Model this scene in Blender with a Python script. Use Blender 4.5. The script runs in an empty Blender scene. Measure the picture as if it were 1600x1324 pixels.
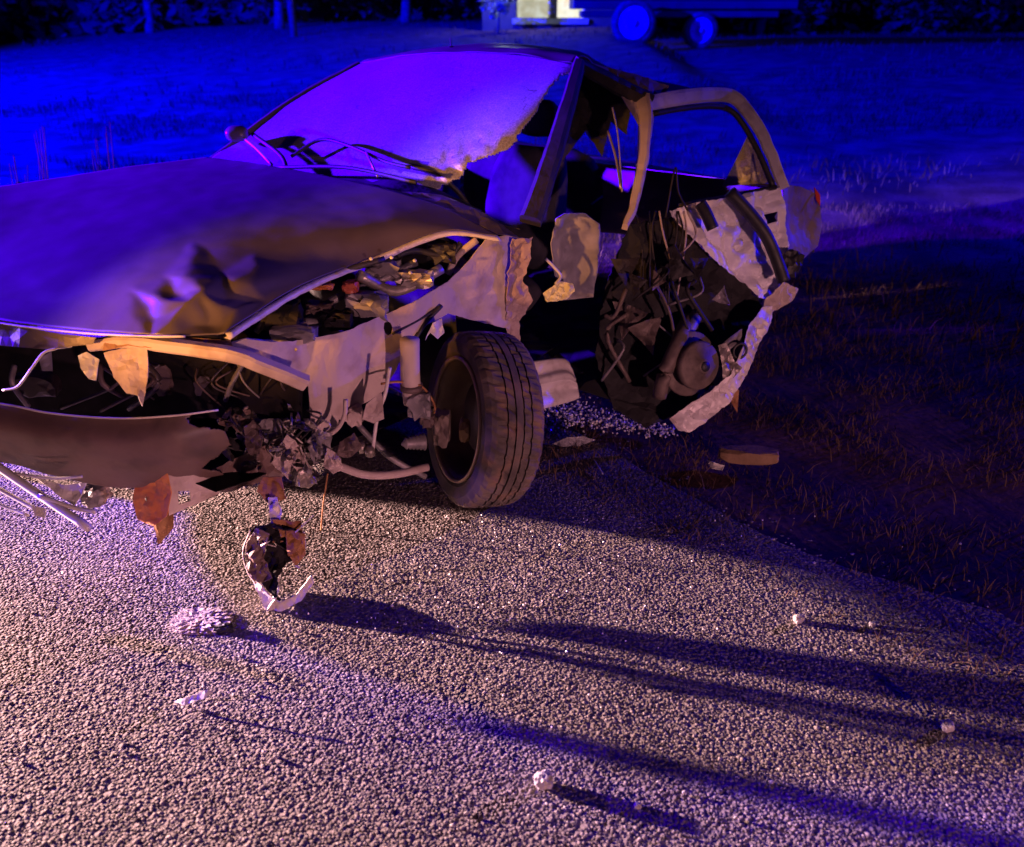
import bpy, bmesh, math, random
import numpy as np
from mathutils import Vector, noise, geometry, Matrix
random.seed(7); RNG = np.random.default_rng(7)
S = bpy.context.scene
# ------------------------------------------------------------------ camera
F_PX, PITCH, CAM_H = 1300.0, math.radians(26.6), 1.55
cam_data = bpy.data.cameras.new('camera'); cam = bpy.data.objects.new('camera', cam_data)
S.collection.objects.link(cam); S.camera = cam
cam.location = (0, 0, CAM_H); cam.rotation_euler = (math.pi/2 - PITCH, 0, 0)
cam_data.sensor_fit = 'HORIZONTAL'; cam_data.sensor_width = 36.0
cam_data.lens = 36.0 * F_PX / 1600.0
cam_data.dof.use_dof = True; cam_data.dof.focus_distance = 2.7; cam_data.dof.aperture_fstop = 2.6
cam_data.clip_start = .05; cam_data.clip_end = 600
# ------------------------------------------------------------------ night sky
w = bpy.data.worlds.new('World'); S.world = w; w.use_nodes = True
bg = w.node_tree.nodes['Background']
bg.inputs[0].default_value = (.035, .003, .5, 1); bg.inputs[1].default_value = .04
# ------------------------------------------------------------------ lamps of the emergency vehicles round the wreck, plus added blue fill lights
def lamp(name, kind, loc, color, energy, radius=.05, target=None, size=None, blend=.5):
    l = bpy.data.lights.new(name, kind); l.color = color; l.energy = energy
    l.shadow_soft_size = radius
    o = bpy.data.objects.new(name, l); S.collection.objects.link(o); o.location = loc
    if target is not None:
        o.rotation_euler = (Vector(target) - Vector(loc)).to_track_quat('-Z', 'Y').to_euler()
    if kind == 'SPOT':
        l.spot_size = math.radians(size); l.spot_blend = blend
    return o
def down(loc, az, pitch):      # a point along a heading (degrees) and a downward pitch
    return (loc[0]+math.cos(math.radians(az))*math.cos(math.radians(pitch)), loc[1]+math.sin(math.radians(az))*math.cos(math.radians(pitch)), loc[2]-math.sin(math.radians(pitch)))
HL = (-5.6, 3.22, .64)
hl = lamp('headlamp', 'SPOT', HL, (1, .58, .50), 16000, .04, down(HL, -15, 5.0), 100, 1)
hl.scale = (1, .115, 1)          # a flat, wide low beam
wl = lamp('work_lamp', 'SPOT', (4.2, -4.6, .70), (1, .44, .47), 1600, .12, (.0, 2.4, .15), 52, 1); wl.scale = (1, .32, 1)
lamp('blue_light', 'SPOT', (-8, 4.2, 2.15), (.065, 0.0, 1), 52000, .12, (-.9, 3.9, 1.35), 42, 1)
lamp('blue_ground_fill', 'SPOT', (-6, .2, .8), (.05, 0.0, 1), 1300, .06, (.6, 1.9, 0), 14, 1)  # added blue fill, aimed at the shadow strip on the asphalt
lamp('amber_lamp', 'SPOT', (-3.4, -1.0, 1.15), (1, .38, .08), 2000, .06, (-.86, 2.15, .90), 11, 1)
lamp('blue_light', 'SPOT', (-20, 9, 7), (.0, 0.0, 1), 290000, .12, (8, 31, .5), 96, .35)  # added light, put far back to turn the field blue
lamp('blue_light', 'POINT', (16, 10, 3.8), (.004, 0.0, 1), 9000, .12)  # second added light, brightening the field from the right
S.view_settings.view_transform = 'Standard'; S.view_settings.look = 'None'
S.view_settings.exposure = 0; S.view_settings.gamma = 1; S.view_settings.use_curve_mapping = False
S.render.engine = 'CYCLES'

# ------------------------------------------------------------------ measuring: a sight line meets a height or a distance
CP, SP = math.cos(PITCH), math.sin(PITCH)
def pt(u, v, y=None, z=None):
    a, b = (u-800)/F_PX, (v-662)/F_PX
    dx, dy, dz = a, CP - b*SP, -SP - b*CP
    t = y/dy if y is not None else (z-CAM_H)/dz
    return Vector((dx*t, dy*t, CAM_H + dz*t))
HD = math.radians(55.6)
AX = Vector((math.cos(HD), math.sin(HD), 0)); AY = Vector((math.sin(HD), -math.cos(HD), 0))
def car(x, y, z):       # x backwards from the windscreen base, y to the car's left, z up
    p = Vector((-.709, 3.073, .03)) + AX*x + AY*y; p.z += z - .05*x; return p
# ------------------------------------------------------------------ materials
MATS = {}
def mat(name, c1, c2=None, rough=.6, metal=0, scale=8, bump=.0, bscale=40, detail=6, spec=.5, lo=.35, hi=.65, coord='Object', c3=None, s3=60, coat=0, trans=0):
    if name in MATS: return MATS[name]
    m = bpy.data.materials.new(name); m.use_nodes = True; nt = m.node_tree; N = nt.nodes; L = nt.links
    b = N['Principled BSDF']; tc = N.new('ShaderNodeTexCoord')
    def nz(sc, det=6):
        n = N.new('ShaderNodeTexNoise'); n.inputs['Scale'].default_value = sc; n.inputs['Detail'].default_value = det
        L.new(tc.outputs[coord], n.inputs['Vector']); return n
    n = nz(scale, detail); r = N.new('ShaderNodeValToRGB')
    r.color_ramp.elements[0].position = lo; r.color_ramp.elements[1].position = hi
    r.color_ramp.elements[0].color = (*c1, 1); r.color_ramp.elements[1].color = (*(c2 or c1), 1)
    L.new(n.outputs[0], r.inputs[0]); col = r.outputs[0]
    if c3:
        n3 = nz(s3, 3); r3 = N.new('ShaderNodeValToRGB'); r3.color_ramp.elements[0].position = .50; r3.color_ramp.elements[1].position = .80
        L.new(n3.outputs[0], r3.inputs[0]); mx = N.new('ShaderNodeMix'); mx.data_type = 'RGBA'
        L.new(r3.outputs[0], mx.inputs[0]); L.new(col, mx.inputs[6]); mx.inputs[7].default_value = (*c3, 1); col = mx.outputs[2]
    L.new(col, b.inputs['Base Color'])
    b.inputs['Metallic'].default_value = metal; b.inputs['Specular IOR Level'].default_value = spec
    b.inputs['Coat Weight'].default_value = coat; b.inputs['Transmission Weight'].default_value = trans
    rr = N.new('ShaderNodeMapRange'); rr.inputs[3].default_value = max(.05, rough-.12); rr.inputs[4].default_value = min(1, rough+.12)
    n2 = nz(scale*3.1); L.new(n2.outputs[0], rr.inputs[0]); L.new(rr.outputs[0], b.inputs['Roughness'])
    if bump:
        nb = nz(bscale, 8); bp = N.new('ShaderNodeBump'); bp.inputs['Strength'].default_value = bump; bp.inputs['Distance'].default_value = .01
        L.new(nb.outputs[0], bp.inputs['Height']); L.new(bp.outputs[0], b.inputs['Normal'])
    MATS[name] = m; return m
PAINT = mat('dusty_silver_paint', (.115, .09, .10), (.14, .112, .12), .40, .2, 3, .03, 160, c3=(.09, .07, .07), s3=5, spec=.4)
INNER = mat('primed_inner_metal', (.42, .34, .32), (.50, .41, .385), .7, .0, 5, .08, 90, c3=(.26, .19, .17), s3=12, spec=.3)
PALE = mat('pale_torn_metal', (.54, .49, .48), (.66, .60, .60), .5, .1, 7, .08, 50, c3=(.36, .30, .28), s3=18)
DARKPL = mat('black_plastic', (.012, .011, .012), (.03, .026, .028), .55, 0, 12, .1, 80)
RUBBER = mat('dusty_tyre_rubber', (.05, .042, .04), (.14, .11, .10), .8, 0, 9, .15, 90, spec=.25, c3=(.20, .12, .08), s3=16)
RUST = mat('rusty_metal', (.16, .06, .025), (.42, .22, .10), .75, .1, 14, .25, 60, spec=.3)
ORANGE = mat('rust_orange_bracket', (.46, .14, .035), (.58, .22, .06), .7, .1, 12, .15, 60, c3=(.2, .1, .06), s3=40)
STEEL = mat('dirty_steel', (.22, .19, .17), (.42, .37, .34), .45, .6, 14, .15, 60)
GREY = mat('grey_engine_metal', (.11, .10, .11), (.27, .24, .26), .55, .3, 12, .15, 60)
BUMPER = mat('scuffed_bumper_skin', (.095, .058, .052), (.15, .095, .085), .5, 0, 5, .08, 70, c3=(.06, .04, .04), s3=11, spec=.35)
CLOTH = mat('dark_seat_cloth', (.02, .02, .03), (.05, .045, .06), .95, 0, 10, .1, 150, spec=.1)
WHITEC = mat('white_airbag_cloth', (.50, .48, .50), (.66, .63, .64), .9, 0, 10, .2, 60, spec=.1)
YELLOW = mat('pale_yellow_foam', (.55, .50, .28), (.72, .68, .42), .9, 0, 12, .1, 60, spec=.1)
REDP = mat('faded_red_plastic', (.32, .05, .03), (.45, .12, .06), .5, 0, 12)
LAMPW = mat('lamp_shell_white', (.48, .46, .44), (.62, .60, .56), .35, 0, 10)
DUST = mat('pale_spilt_powder', (.40, .33, .31), (.55, .47, .45), .95, 0, 14, .3, 90, spec=.1)
LEAF = mat('dark_leaves', (.035, .045, .03), (.07, .08, .04), .8, 0, 2, spec=.2)
PALELEAF = mat('pale_leaves', (.20, .26, .16), (.34, .40, .24), .8, 0, 4, spec=.2)
BARK = mat('bark', (.06, .045, .035), (.12, .09, .07), .9, 0, 9)
DRYGRASS = mat('dry_grass_blades', (.06, .035, .025), (.13, .08, .055), .9, 0, 3, spec=.1)
WALL = mat('rendered_wall', (.06, .05, .045), (.09, .075, .06), .9, 0, 3)
TRUCKP = mat('dark_truck_paint', (.02, .02, .03), (.035, .035, .05), .5, 0, 3)
WHEELP = mat('pale_wheel_paint', (.28, .28, .30), (.42, .42, .44), .6, 0, 6)
def glass_mat():
    m = bpy.data.materials.new('crazed_safety_glass'); m.use_nodes = True; nt = m.node_tree; N = nt.nodes; L = nt.links
    b = N['Principled BSDF']; tc = N.new('ShaderNodeTexCoord')
    vo = N.new('ShaderNodeTexVoronoi'); vo.feature = 'DISTANCE_TO_EDGE'; vo.inputs['Scale'].default_value = 75
    L.new(tc.outputs['Object'], vo.inputs['Vector'])
    r = N.new('ShaderNodeValToRGB'); r.color_ramp.elements[0].position = .0; r.color_ramp.elements[1].position = .09
    r.color_ramp.elements[0].color = (.40, .38, .42, 1); r.color_ramp.elements[1].color = (.24, .22, .26, 1)
    L.new(vo.outputs['Distance'], r.inputs[0])
    n = N.new('ShaderNodeTexNoise'); n.inputs['Scale'].default_value = 4; n.inputs['Detail'].default_value = 8
    L.new(tc.outputs['Object'], n.inputs['Vector'])
    mx = N.new('ShaderNodeMix'); mx.data_type = 'RGBA'; mx.blend_type = 'MULTIPLY'; mx.inputs[0].default_value = .6
    r2 = N.new('ShaderNodeValToRGB'); r2.color_ramp.elements[0].position = .3; r2.color_ramp.elements[1].position = .7
    r2.color_ramp.elements[0].color = (.5, .5, .5, 1)
    L.new(n.outputs[0], r2.inputs[0]); L.new(r.outputs[0], mx.inputs[6]); L.new(r2.outputs[0], mx.inputs[7])
    v2 = N.new('ShaderNodeTexVoronoi'); v2.feature = 'DISTANCE_TO_EDGE'; v2.inputs['Scale'].default_value = 7; n2 = N.new('ShaderNodeTexNoise'); n2.inputs['Scale'].default_value = 5
    av = N.new('ShaderNodeVectorMath'); av.operation = 'ADD'; L.new(tc.outputs['Object'], av.inputs[0]); L.new(n2.outputs['Color'], av.inputs[1]); L.new(av.outputs[0], v2.inputs['Vector'])
    r4 = N.new('ShaderNodeValToRGB'); r4.color_ramp.elements[0].position = .0; r4.color_ramp.elements[1].position = .02; r4.color_ramp.elements[0].color = (.45, .45, .45, 1)
    L.new(v2.outputs['Distance'], r4.inputs[0]); m4 = N.new('ShaderNodeMix'); m4.data_type = 'RGBA'; m4.blend_type = 'MULTIPLY'; m4.inputs[0].default_value = 1
    L.new(mx.outputs[2], m4.inputs[6]); L.new(r4.outputs[0], m4.inputs[7])
    L.new(m4.outputs[2], b.inputs['Base Color']); b.inputs['Roughness'].default_value = .35
    b.inputs['Alpha'].default_value = .93
    return m
GLASS = glass_mat()
# ------------------------------------------------------------------ mesh helpers
def link(name, me, m=None, parent=None, smooth=False):
    o = bpy.data.objects.new(name, me); S.collection.objects.link(o)
    if m is not None: me.materials.append(m)
    if smooth:
        for p in me.polygons: p.use_smooth = True
    if parent is not None:
        o.parent = parent
        o.matrix_parent_inverse = root_matrix(parent).inverted()
    return o
def root_matrix(o):
    m = o.matrix_basis.copy()
    if o.parent: m = root_matrix(o.parent) @ o.matrix_parent_inverse @ m
    return m
def tag(o, label, cat, group=None):
    o['label'] = label; o['category'] = cat
    if group: o['group'] = group
    return o
def structure(o, kind='structure'): o['kind'] = kind; return o
def empty(name, loc, label, cat, group=None):
    o = bpy.data.objects.new(name, None); S.collection.objects.link(o); o.location = loc; o.empty_display_size = .1
    return tag(o, label, cat, group)
def solid(o, t, bev=0):
    s = o.modifiers.new('thickness', 'SOLIDIFY'); s.thickness = t; s.offset = 0
    if bev:
        b = o.modifiers.new('edge', 'BEVEL'); b.width = bev; b.segments = 2
    return o
def ridged(p, sc, seed=0.0):
    q = Vector((p.x*sc+seed, p.y*sc-seed, p.z*sc+seed*.5))
    return 1-abs(noise.noise(q))*2 + .5*(1-abs(noise.noise(q*2.3))*2)
def catmull(P, n):
    P = [Vector(p) for p in P]; out = []; k = len(P)-1
    for i in range(n+1):
        t = i/n*k; j = min(int(t), k-1); t -= j
        p0 = P[j-1] if j > 0 else P[0]*2-P[1]; p1, p2 = P[j], P[j+1]; p3 = P[j+2] if j+2 <= k else P[k]*2-P[k-1]
        out.append(.5*((2*p1)+(p2-p0)*t+(2*p0-5*p1+4*p2-p3)*t*t+(3*p1-p0-3*p2+p3)*t*t*t))
    return out
def patch(name, rows, m, parent, nu=40, nv=40, th=.002, disp=None, smooth=True, keep=None):
    R = [catmull(r, nu) for r in rows]
    cols = [catmull([r[i] for r in R], nv) for i in range(nu+1)]       # cols[i][j]
    vs = []
    for j in range(nv+1):
        for i in range(nu+1):
            p = cols[i][j]
            if disp: p = p + disp(i/nu, j/nv, p)
            vs.append(p)
    fs = [(j*(nu+1)+i, j*(nu+1)+i+1, (j+1)*(nu+1)+i+1, (j+1)*(nu+1)+i) for j in range(nv) for i in range(nu)
          if keep is None or keep((i+.5)/nu, (j+.5)/nv)]
    me = bpy.data.meshes.new(name); me.from_pydata(vs, [], fs); me.update()
    o = link(name, me, m, parent, smooth)
    if th: solid(o, th)
    return o
def inside(p, poly):
    c = False; n = len(poly)
    for i in range(n):
        a, b = poly[i], poly[i-1]
        if (a[1] > p[1]) != (b[1] > p[1]) and p[0] < (b[0]-a[0])*(p[1]-a[1])/(b[1]-a[1]+1e-12)+a[0]: c = not c
    return c
def sheet(name, pts, m, parent, step=.02, th=.002, amp=.006, sc=14, seed=0., holes=(), jag=.0, bulge=0., smooth=False):
    """a piece of sheet metal: outline points in space, folded and dented inside"""
    P = [Vector(p) for p in pts]; c = sum(P, Vector())/len(P)
    nrm = Vector()
    for i in range(len(P)): nrm += (P[i]-c).cross(P[(i+1) % len(P)]-c)
    nrm.normalize(); ex = (P[1]-P[0]); ex = (ex-nrm*ex.dot(nrm)).normalized(); ey = nrm.cross(ex)
    B = []
    for i in range(len(P)):
        a, b = P[i], P[(i+1) % len(P)]; k = max(1, int((b-a).length/step))
        for j in range(k):
            q = a.lerp(b, j/k)
            if jag and (j or True):
                q = q + (ex*noise.noise(q*60+Vector((seed, 0, 0))) + ey*noise.noise(q*60+Vector((0, seed, 9))))*jag
            B.append(q)
    uv = [Vector(((q-c).dot(ex), (q-c).dot(ey))) for q in B]; hh = [(q-c).dot(nrm) for q in B]
    xs = [q.x for q in uv]; ys = [q.y for q in uv]
    V = list(uv); E = [(i, (i+1) % len(uv)) for i in range(len(uv))]
    H2 = []
    for h in holes:
        hp = [Vector(((Vector(q)-c).dot(ex), (Vector(q)-c).dot(ey))) for q in h]; H2.append(hp)
        k = len(V); V += hp; E += [(k+i, k+(i+1) % len(hp)) for i in range(len(hp))]
    rn = random.Random(int(seed*100)+len(P))
    x = min(xs)
    while x < max(xs):
        y = min(ys)
        while y < max(ys):
            q = (x+rn.uniform(-.3, .3)*step, y+rn.uniform(-.3, .3)*step)
            if inside(q, uv): V.append(Vector(q))
            y += step
        x += step
    v, e, f, *_ = geometry.delaunay_2d_cdt(V, E, [], 1, 1e-5)
    F = []
    for t in f:
        g = ((v[t[0]].x+v[t[1]].x+v[t[2]].x)/3, (v[t[0]].y+v[t[1]].y+v[t[2]].y)/3)
        if any(inside(g, hp) for hp in H2) or not inside(g, uv): continue
        F.append(t)
    U = np.array([(q.x, q.y) for q in uv]); Hh = np.array(hh); out = []
    for q in v:
        d2 = ((U-np.array((q.x, q.y)))**2).sum(1)+1e-7; wgt = 1/d2**1.5; h = float((wgt*Hh).sum()/wgt.sum())
        dm = math.sqrt(d2.min()); fall = min(1, dm/(step*1.5))*.7+.3
        p = c+ex*q.x+ey*q.y
        h += amp*fall*(ridged(p, sc, seed)-.6) + bulge*min(1, dm/.12)
        out.append(p+nrm*h)
    me = bpy.data.meshes.new(name); me.from_pydata(out, [], F); me.update()
    o = link(name, me, m, parent, smooth)
    if th: solid(o, th)
    return o
def tube_bm(bm, pts, r, seg=8, n=None, taper=None):
    P = catmull(pts, n or max(2, (len(pts)-1)*6)) if len(pts) > 2 else [Vector(p) for p in pts]
    prev = None; up = Vector((.3, .2, 1)).normalized(); N = len(P)
    for i, p in enumerate(P):
        d = (P[min(i+1, N-1)]-P[max(i-1, 0)]).normalized()
        a = d.cross(up)
        if a.length < .05: a = d.cross(Vector((1, 0, 0)))
        a.normalize(); b = d.cross(a); rr = r if taper is None else r+(taper-r)*i/(N-1)
        ring = [bm.verts.new(p+(a*math.cos(k*2*math.pi/seg)+b*math.sin(k*2*math.pi/seg))*rr) for k in range(seg)]
        if prev:
            for k in range(seg): bm.faces.new((prev[k], prev[(k+1) % seg], ring[(k+1) % seg], ring[k]))
        else: bm.faces.new(ring[::-1])
        prev = ring
    bm.faces.new(prev)
def finish(name, bm, m, parent, smooth=False):
    bmesh.ops.recalc_face_normals(bm, faces=bm.faces)
    me = bpy.data.meshes.new(name); bm.to_mesh(me); bm.free(); return link(name, me, m, parent, smooth)
def tube(name, pts, r, m, parent, seg=8, taper=None, n=None):
    bm = bmesh.new(); tube_bm(bm, pts, r, seg, n, taper); return finish(name, bm, m, parent, True)
def lathe_bm(bm, prof, M, seg=24, close=False):
    """prof: (radius, along axis); axis is M's local z"""
    rings = []
    for r, h in prof:
        rings.append([bm.verts.new(M @ Vector((r*math.cos(k*2*math.pi/seg), r*math.sin(k*2*math.pi/seg), h))) for k in range(seg)])
    prs = list(zip(rings, rings[1:])) + ([(rings[-1], rings[0])] if close else [])
    for a, b in prs:
        for k in range(seg): bm.faces.new((a[k], a[(k+1) % seg], b[(k+1) % seg], b[k]))
    if not close:
        bm.faces.new(rings[0]); bm.faces.new(rings[-1][::-1])
def axis_matrix(loc, d):
    return Matrix.Translation(loc) @ Vector(d).to_track_quat('Z', 'Y').to_matrix().to_4x4()
def lathe(name, prof, loc, d, m, parent, seg=24, close=False, smooth=True):
    bm = bmesh.new(); lathe_bm(bm, prof, axis_matrix(loc, d), seg, close); o = finish(name, bm, m, parent, False)
    if smooth:
        for p in o.data.polygons: p.use_smooth = len(p.vertices) == 4
    return o
def lump_bm(bm, c, s, seed=0., rough=.25, sub=3, sc=2.2, rot=None, flat=1.):
    r = bmesh.ops.create_icosphere(bm, subdivisions=sub, radius=1)['verts']
    R = rot or Matrix.Identity(3)
    for v in r:
        d = v.co.normalized(); k = 1+rough*noise.noise(d*sc+Vector((seed, seed*2, 0)))+rough*.5*noise.noise(d*sc*2.7+Vector((0, seed, 3)))
        q = Vector((max(-flat, min(flat, d.x*k)), max(-flat, min(flat, d.y*k)), max(-flat, min(flat, d.z*k))))
        v.co = Vector(c)+R @ Vector((q.x*s[0], q.y*s[1], q.z*s[2]))
def lump(name, c, s, m, parent, seed=0., rough=.25, sub=3, sc=2.2, flat=1., smooth=False, rot=None):
    bm = bmesh.new(); lump_bm(bm, c, s, seed, rough, sub, sc, rot, flat); return finish(name, bm, m, parent, smooth)
def box_bm(bm, c, s, rot=0., tilt=0.):
    R = Matrix.Rotation(rot, 3, 'Z') @ Matrix.Rotation(tilt, 3, 'Y')
    r = bmesh.ops.create_cube(bm, size=1)['verts']
    for v in r: v.co = Vector(c)+R @ Vector((v.co.x*s[0], v.co.y*s[1], v.co.z*s[2]))
def box(name, c, s, m, parent, rot=0., tilt=0., bev=.004):
    bm = bmesh.new(); box_bm(bm, c, s, rot, tilt); o = finish(name, bm, m, parent)
    if bev:
        b = o.modifiers.new('edge', 'BEVEL'); b.width = bev; b.segments = 2
    return o

# ================================================================== GROUND
def terrain_h(x, y):
    # flat by the road, rising gently into the field
    d = (x*.72+y*.69) - 2.22                      # metres past the road's edge
    f = max(0., min(1., (d-.6)/18.)); g = max(0., min(1., (x-2.7)/1.0)); h = (1.13-.36*g*g*(3-2*g))*f*f*(3-2*f) if d > .6 else 0.
    if d > 0: h += -.05*min(1, d/.5) + .03*noise.noise(Vector((x*.7, y*.7, 0)))*min(1, d)
    return h
def road_d(x, y): return (x*.72+y*.69) - 2.22
xs = np.unique(np.concatenate([np.linspace(-160, -14, 30), np.linspace(-14, 14, 150), np.linspace(14, 160, 30)]))
ys = np.unique(np.concatenate([np.linspace(-60, -3, 12), np.linspace(-3, 20, 130), np.linspace(20, 160, 40)]))
vs = [(x, y, terrain_h(x, y)-.012) for y in ys for x in xs]; nx = len(xs)
fs = [(j*nx+i, j*nx+i+1, (j+1)*nx+i+1, (j+1)*nx+i) for j in range(len(ys)-1) for i in range(nx-1)]
SOIL = mat('dry_soil', (.10, .05, .04), (.22, .12, .10), .95, 0, 3, .4, 30, c3=(.05, .03, .02), s3=40, spec=.1)
me = bpy.data.meshes.new('ground'); me.from_pydata(vs, [], fs); me.update(); structure(link('ground', me, SOIL, None, True))
def asphalt_mat():
    m = bpy.data.materials.new('coarse_asphalt'); m.use_nodes = True; nt = m.node_tree; N = nt.nodes; L = nt.links
    b = N['Principled BSDF']; tc = N.new('ShaderNodeTexCoord')
    vo = N.new('ShaderNodeTexVoronoi'); vo.inputs['Scale'].default_value = 90; L.new(tc.outputs['Object'], vo.inputs['Vector'])
    r = N.new('ShaderNodeValToRGB'); r.color_ramp.elements[0].color = (.24, .20, .20, 1); r.color_ramp.elements[1].color = (.15, .125, .125, 1)
    r.color_ramp.elements[1].position = .6
    L.new(vo.outputs['Distance'], r.inputs[0]); L.new(r.outputs[0], b.inputs['Base Color']); b.inputs['Roughness'].default_value = .9
    bp = N.new('ShaderNodeBump'); bp.invert = True; bp.inputs['Distance'].default_value = .006; bp.inputs['Strength'].default_value = .8
    L.new(vo.outputs['Distance'], bp.inputs['Height']); L.new(bp.outputs[0], b.inputs['Normal'])
    return m
# road sheet: along (.69,-.72), its edge crumbling
ed = Vector((.69, -.72, 0)); ns = Vector((-.72, -.69, 0)); o0 = Vector((.72*2.22, .69*2.22, 0))
bm = bmesh.new(); a_, b_ = [], []
for i in range(601):
    s = -60+i*.2; j = .16*noise.noise(Vector((s*1.3, 0, 0)))+.05*noise.noise(Vector((s*9, 5, 0)))
    p = o0+ed*s+ns*j; a_.append(bm.verts.new((p.x, p.y, 0))); q = p+ns*7; b_.append(bm.verts.new((q.x, q.y, 0)))
for i in range(600): bm.faces.new((a_[i], b_[i], b_[i+1], a_[i+1]))
road = structure(finish('road', bm, asphalt_mat(), None))
for p in road.data.polygons:
    pass

def chips():
    sp = .0090
    pts = []
    y = .85
    while y < 3.7:
        half = .64*(y*CP+CAM_H*SP)+.35
        n = int(2*half/sp); x = -half+np.arange(n)*sp
        pts.append(np.stack([x+RNG.uniform(-.5, .5, n)*sp*.9, np.full(n, y)+RNG.uniform(-.5, .5, n)*sp*.9], 1)); y += sp
    P = np.concatenate(pts); d = P[:, 0]*.72+P[:, 1]*.69-2.22
    P = P[(d < -.12+np.array([.16*noise.noise(Vector((a*1.6, b*1.6, 0))) for a, b in P])+RNG.normal(0, .11, len(P)))]
    P = P[RNG.random(len(P)) < .93]; n = len(P)
    k = 5; base = RNG.uniform(.0034, .0070, n)*(1+.25*(RNG.random(n) < .12)); hgt = base*RNG.uniform(.05, .24, n)
    ang = (np.arange(k)*2*np.pi/k)[None]+RNG.uniform(0, 6.28, n)[:, None]+RNG.uniform(-.35, .35, (n, k))
    rb = base[:, None]*RNG.uniform(.85, 1.25, (n, k)); rt = base[:, None]*RNG.uniform(.35, .8, (n, k))
    V = np.zeros((n, 2*k, 3), np.float32)
    V[:, :k, 0] = P[:, :1]+rb*np.cos(ang); V[:, :k, 1] = P[:, 1:]+rb*np.sin(ang); V[:, :k, 2] = -.001
    V[:, k:, 0] = P[:, :1]+rt*np.cos(ang+.2); V[:, k:, 1] = P[:, 1:]+rt*np.sin(ang+.2)
    tl = RNG.uniform(-.17, .17, (n, 2))
    V[:, k:, 2] = hgt[:, None]+tl[:, :1]*rt*np.cos(ang)+tl[:, 1:]*rt*np.sin(ang)
    F = []
    for i in range(k):
        j = (i+1) % k; F += [(i, j, k+j), (i, k+j, k+i)]
    for i in range(1, k-1): F.append((k, k+i, k+i+1))
    F = np.array(F); T = (F[None]+(np.arange(n)*2*k)[:, None, None]).reshape(-1)
    me = bpy.data.meshes.new('road_chippings'); me.vertices.add(n*2*k); me.vertices.foreach_set('co', V.reshape(-1))
    me.loops.add(len(T)); me.loops.foreach_set('vertex_index', T.astype(np.int32))
    nf = len(T)//3; me.polygons.add(nf); me.polygons.foreach_set('loop_start', np.arange(nf, dtype=np.int32)*3)
    me.update(calc_edges=True)
    ca = me.attributes.new('tone', 'FLOAT', 'POINT'); ca.data.foreach_set('value', np.repeat(RNG.random(n).astype(np.float32), 2*k))
    m = bpy.data.materials.new('stone_chippings'); m.use_nodes = True; nt = m.node_tree; N = nt.nodes; L = nt.links
    b = N['Principled BSDF']; at = N.new('ShaderNodeAttribute'); at.attribute_name = 'tone'
    r = N.new('ShaderNodeValToRGB'); e = r.color_ramp.elements
    e[0].color = (.10, .08, .085, 1); e[1].color = (.40, .35, .34, 1); e[1].position = 1
    x = r.color_ramp.elements.new(.35); x.color = (.18, .155, .155, 1); x = r.color_ramp.elements.new(.8); x.color = (.27, .235, .23, 1)
    L.new(at.outputs['Fac'], r.inputs[0])
    tc = N.new('ShaderNodeTexCoord'); nz = N.new('ShaderNodeTexNoise'); nz.inputs['Scale'].default_value = 2.3; nz.inputs['Detail'].default_value = 6
    L.new(tc.outputs['Object'], nz.inputs['Vector']); r2 = N.new('ShaderNodeValToRGB'); r2.color_ramp.elements[0].position = .3; r2.color_ramp.elements[1].position = .68
    r2.color_ramp.elements[0].color = (.42, .38, .38, 1); mx = N.new('ShaderNodeMix'); mx.data_type = 'RGBA'; mx.blend_type = 'MULTIPLY'; mx.inputs[0].default_value = 1
    L.new(nz.outputs[0], r2.inputs[0]); L.new(r.outputs[0], mx.inputs[6]); L.new(r2.outputs[0], mx.inputs[7]); L.new(mx.outputs[2], b.inputs['Base Color'])
    b.inputs['Roughness'].default_value = .7; b.inputs['Specular IOR Level'].default_value = .3
    structure(link('road_chippings', me, m), 'stuff')
chips()

def blades(name, P, hmin, hmax, wid, m, lean=.5, seed=1):
    r = np.random.default_rng(seed); n = len(P)
    h = r.uniform(hmin, hmax, n); a = r.uniform(0, 6.28, n); L_ = r.uniform(.1, lean, n); b = r.uniform(0, 6.28, n)
    w_ = wid*r.uniform(.6, 1.4, n); V = np.zeros((n, 5, 3), np.float32)
    cx, sx = np.cos(a)*w_, np.sin(a)*w_; dx, dy = np.cos(b)*L_*h, np.sin(b)*L_*h
    V[:, 0] = np.stack([P[:, 0]-cx, P[:, 1]-sx, P[:, 2]], 1); V[:, 1] = np.stack([P[:, 0]+cx, P[:, 1]+sx, P[:, 2]], 1)
    V[:, 2] = np.stack([P[:, 0]-cx*.7+dx*.4, P[:, 1]-sx*.7+dy*.4, P[:, 2]+h*.6], 1); V[:, 3] = np.stack([P[:, 0]+cx*.7+dx*.4, P[:, 1]+sx*.7+dy*.4, P[:, 2]+h*.6], 1)
    V[:, 4] = np.stack([P[:, 0]+dx, P[:, 1]+dy, P[:, 2]+h], 1)
    F = np.array([(0, 1, 3), (0, 3, 2), (2, 3, 4)]); T = (F[None]+(np.arange(n)*5)[:, None, None]).reshape(-1)
    me = bpy.data.meshes.new(name); me.vertices.add(n*5); me.vertices.foreach_set('co', V.reshape(-1))
    me.loops.add(len(T)); me.loops.foreach_set('vertex_index', T.astype(np.int32)); nf = len(T)//3
    me.polygons.add(nf); me.polygons.foreach_set('loop_start', np.arange(nf, dtype=np.int32)*3); me.update(calc_edges=True)
    return link(name, me, m)
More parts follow.
